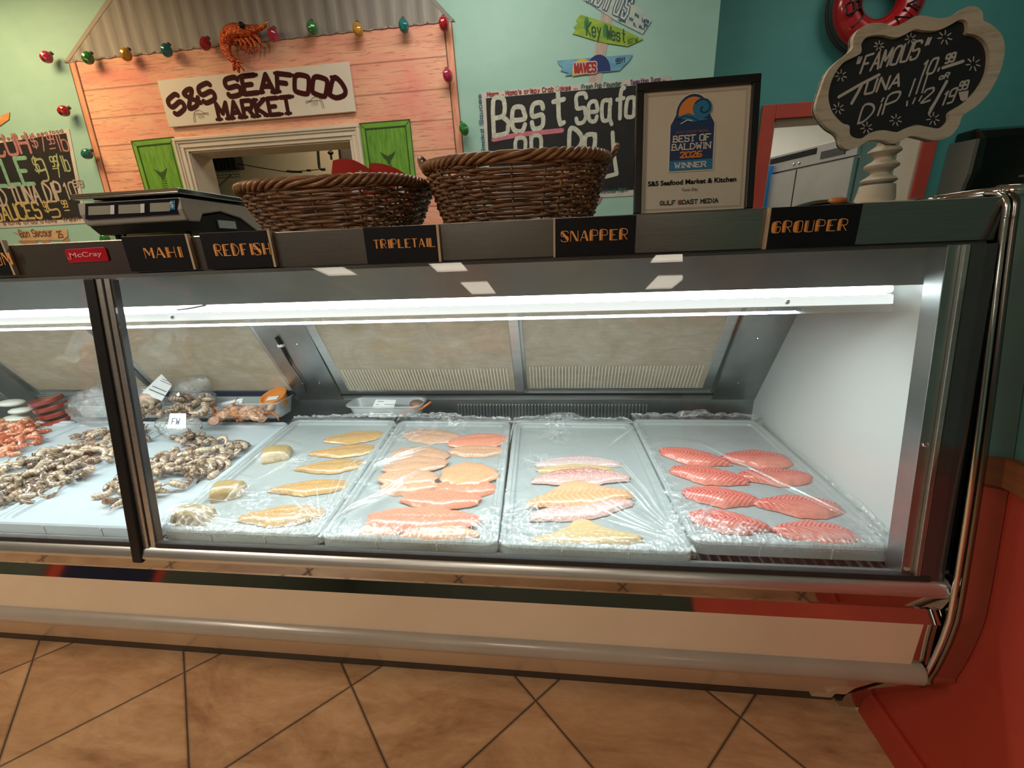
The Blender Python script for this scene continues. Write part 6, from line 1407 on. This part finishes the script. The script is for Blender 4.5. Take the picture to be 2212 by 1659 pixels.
top = link('top_panel', fbox(MB(), .0, FWd, .001, .035, zp+.012, zf), FST, fr_, bevel=.004)
zg0, zg1 = zf-(zf-zp)*.42, zf-(zf-zp)*.12
link('vent_grille', fbox(MB(), FWd*.42, FWd*.97, .036, .040, zg0, zg1), BLACK, top)
link('control_display', fbox(MB(), FWd*.12, FWd*.36, .036, .042, zp+(zf-zp)*.25, zp+(zf-zp)*.62), M('dark_display', (.03, .03, .035), .2), top)
for u in (.60, .66): b = MB(); b.ball(fp(FWd*u, .037, zp+(zf-zp)*.30), .012, 10, 6); link('lock', b, CHROME, top, smooth=180)
for u0, u1 in ((.01, .60), (.61, .995)): link('door', fbox(MB(), FWd*u0, FWd*u1, .001, .045, .14, zp), FST, fr_, bevel=.004)
# small things left of the fridge
q = ony(1657, 386, 4.3); b = MB(); b.box(q.x-.05, q.x+.05, 4.28, 4.38, 1.3003, q.z+.10); o = link('storage_box', b, M('bright_blue_plastic', (.03, .20, .60), .4)); tag(o, 'bright blue box on the counter left of the refrigerator', 'box')
b = MB(); b.box(1.06, q.x+.05, 4.2, 4.5, 1.26, 1.30); ct_ = thing('work_counter', 'grey counter beyond the doorway holding the blue box', 'counter', (q.x, 4.4, 0)); link('top', b, ALU, ct_)
for (x, y) in ((1.09, 4.23), (q.x+.02, 4.23), (1.09, 4.47), (q.x+.02, 4.47)): b = MB(); b.box(x-.02, x+.02, y-.02, y+.02, 0, 1.26); link('leg', b, ALU, ct_)
# paper towel dispenser
def T(px, py, d=0): p = ony(px, py, YT); return p
dx0 = (T(2050, 303).x+T(2027, 407).x)/2; dzt = T(2060, 290).z; dzb = 1.40
pd = thing('towel_dispenser', 'black paper towel dispenser with grey side on the teal wall', 'dispenser', (dx0+.2, YT, dzb))
YTW = YT; YT = YT-.003
dpz = [(YT, dzb), (YT-.05, dzb), (YT-.17, dzb+.10), (YT-.20, dzb+.22), (YT-.19, dzt-.06), (YT-.16, dzt-.02), (YT-.11, dzt), (YT, dzt)]
dw = .34
b = MB(); b.prism(dpz, dx0+.02, dx0+dw); link('cover', b, M('smoky_black_plastic', (.010, .013, .012), .12, 0, (.007, .009, .009), 5), pd, bevel=.012)
b = MB(); b.prism([(YT, dzb+.0), (YT-.05, dzb), (YT-.15, dzb+.09), (YT-.17, dzb+.20), (YT-.165, dzt-.06), (YT, dzt-.05)], dx0, dx0+.02); link('side_panel', b, M('grey_side_plastic', (.16, .17, .15), .4), pd)
b = MB(); b.box(dx0+.24, dx0+.265, YT-.195, YT-.186, dzb+.17, dzb+.18); link('lock', b, ALU, pd)
YT = YTW

# ------------------------------------------------------------------ kitchen seen through the pass-through
YK = 4.30
def K(px, py, y=YK): return ony(px, py, y)
def kc(px, py): return tuple(K(px, py))
PIPE = M('black_pipe', (.02, .018, .016), .45, .5)
b = MB(); b.tube([(K(687, 318).x, YK, CEIL-.002), kc(687, 318), kc(687, 330), kc(689, 355), kc(690, 362), kc(694, 366), kc(702, 366)], .013, 8); pp_ = link('gas_pipe', b, PIPE, smooth=60); tag(pp_, 'black elbow pipe on the beige kitchen wall seen through the window', 'pipe', 'kitchen pipes')
b = MB(); b.tube([(K(713, 318).x, YK, CEIL-.002), kc(713, 312), kc(714, 325), kc(716, 345)], .011, 8); p2 = link('gas_pipe', b, PIPE, smooth=60); tag(p2, 'black valve pipe in the middle of the kitchen wall', 'pipe', 'kitchen pipes')
for z_ in (318, 330): b = MB(); q = K(714, z_); b.ball(q, (.03, .025, .018), 10, 6); link('valve', b, PIPE, p2)
b = MB(); b.tube([(K(732, 318).x, YK, CEIL-.002), kc(732, 310), kc(733, 325), kc(736, 352)], .012, 8); tag(link('gas_pipe', b, PIPE, smooth=60), 'black pipe nearest the right jamb of the window', 'pipe', 'kitchen pipes')
b = MB(); b.box(K(735, 330).x, K(735, 330).x+.5, YK, YK+.3, 1.0, K(735, 312).z); tag(link('cooker_hood', b, M('dark_brown_metal', (.09, .075, .06), .5, .4)), 'dark brown metal hood at the right of the kitchen opening', 'hood')
b = MB(); b.tube([kc(505, 352), kc(560, 362), kc(615, 371), kc(660, 369), kc(690, 366)], .004, 6); cl_ = link('wall_cable', b, PIPE); tag(cl_, 'thin black cable running along the kitchen wall', 'cable')
for px, py, l in ((624, 370, 4), (640, 371, 12), (667, 368, 4)): b = MB(); b.tube([kc(px-l, py), kc(px+l, py+.3)], .010, 8); link('cable_clip', b, PIPE, cl_)
b = MB(); 
for k in range(7): x = K(447+9*k, 330); b.box(x.x, x.x+.030, YK-.02, YK+.02, K(470, 362+k*.6+(k%3)*2).z, K(470, 329).z)
b.box(K(446, 330).x, K(506, 330).x, YK, YK+.10, K(470, 366).z, K(470, 328).z); tag(link('dark_apron', b, M('black_cloth', (.008, .009, .010), .8)), 'black cloth hanging at the upper left of the kitchen opening', 'cloth')
b = MB()
for k in range(9): b.tube([kc(446+8*k, 374-.4*k), kc(450+9*k, 386-.3*k)], .003, 4)
for y_ in (374, 380, 386): b.tube([kc(440, y_), kc(518, y_-4)], .004, 5)
b.tube([kc(500, 377), kc(462, 412)], .006, 6); tag(link('wire_shelf', b, M('dull_wire', (.22, .19, .15), .4, .7)), 'wire shelf on the kitchen wall under the black cloth', 'shelf')
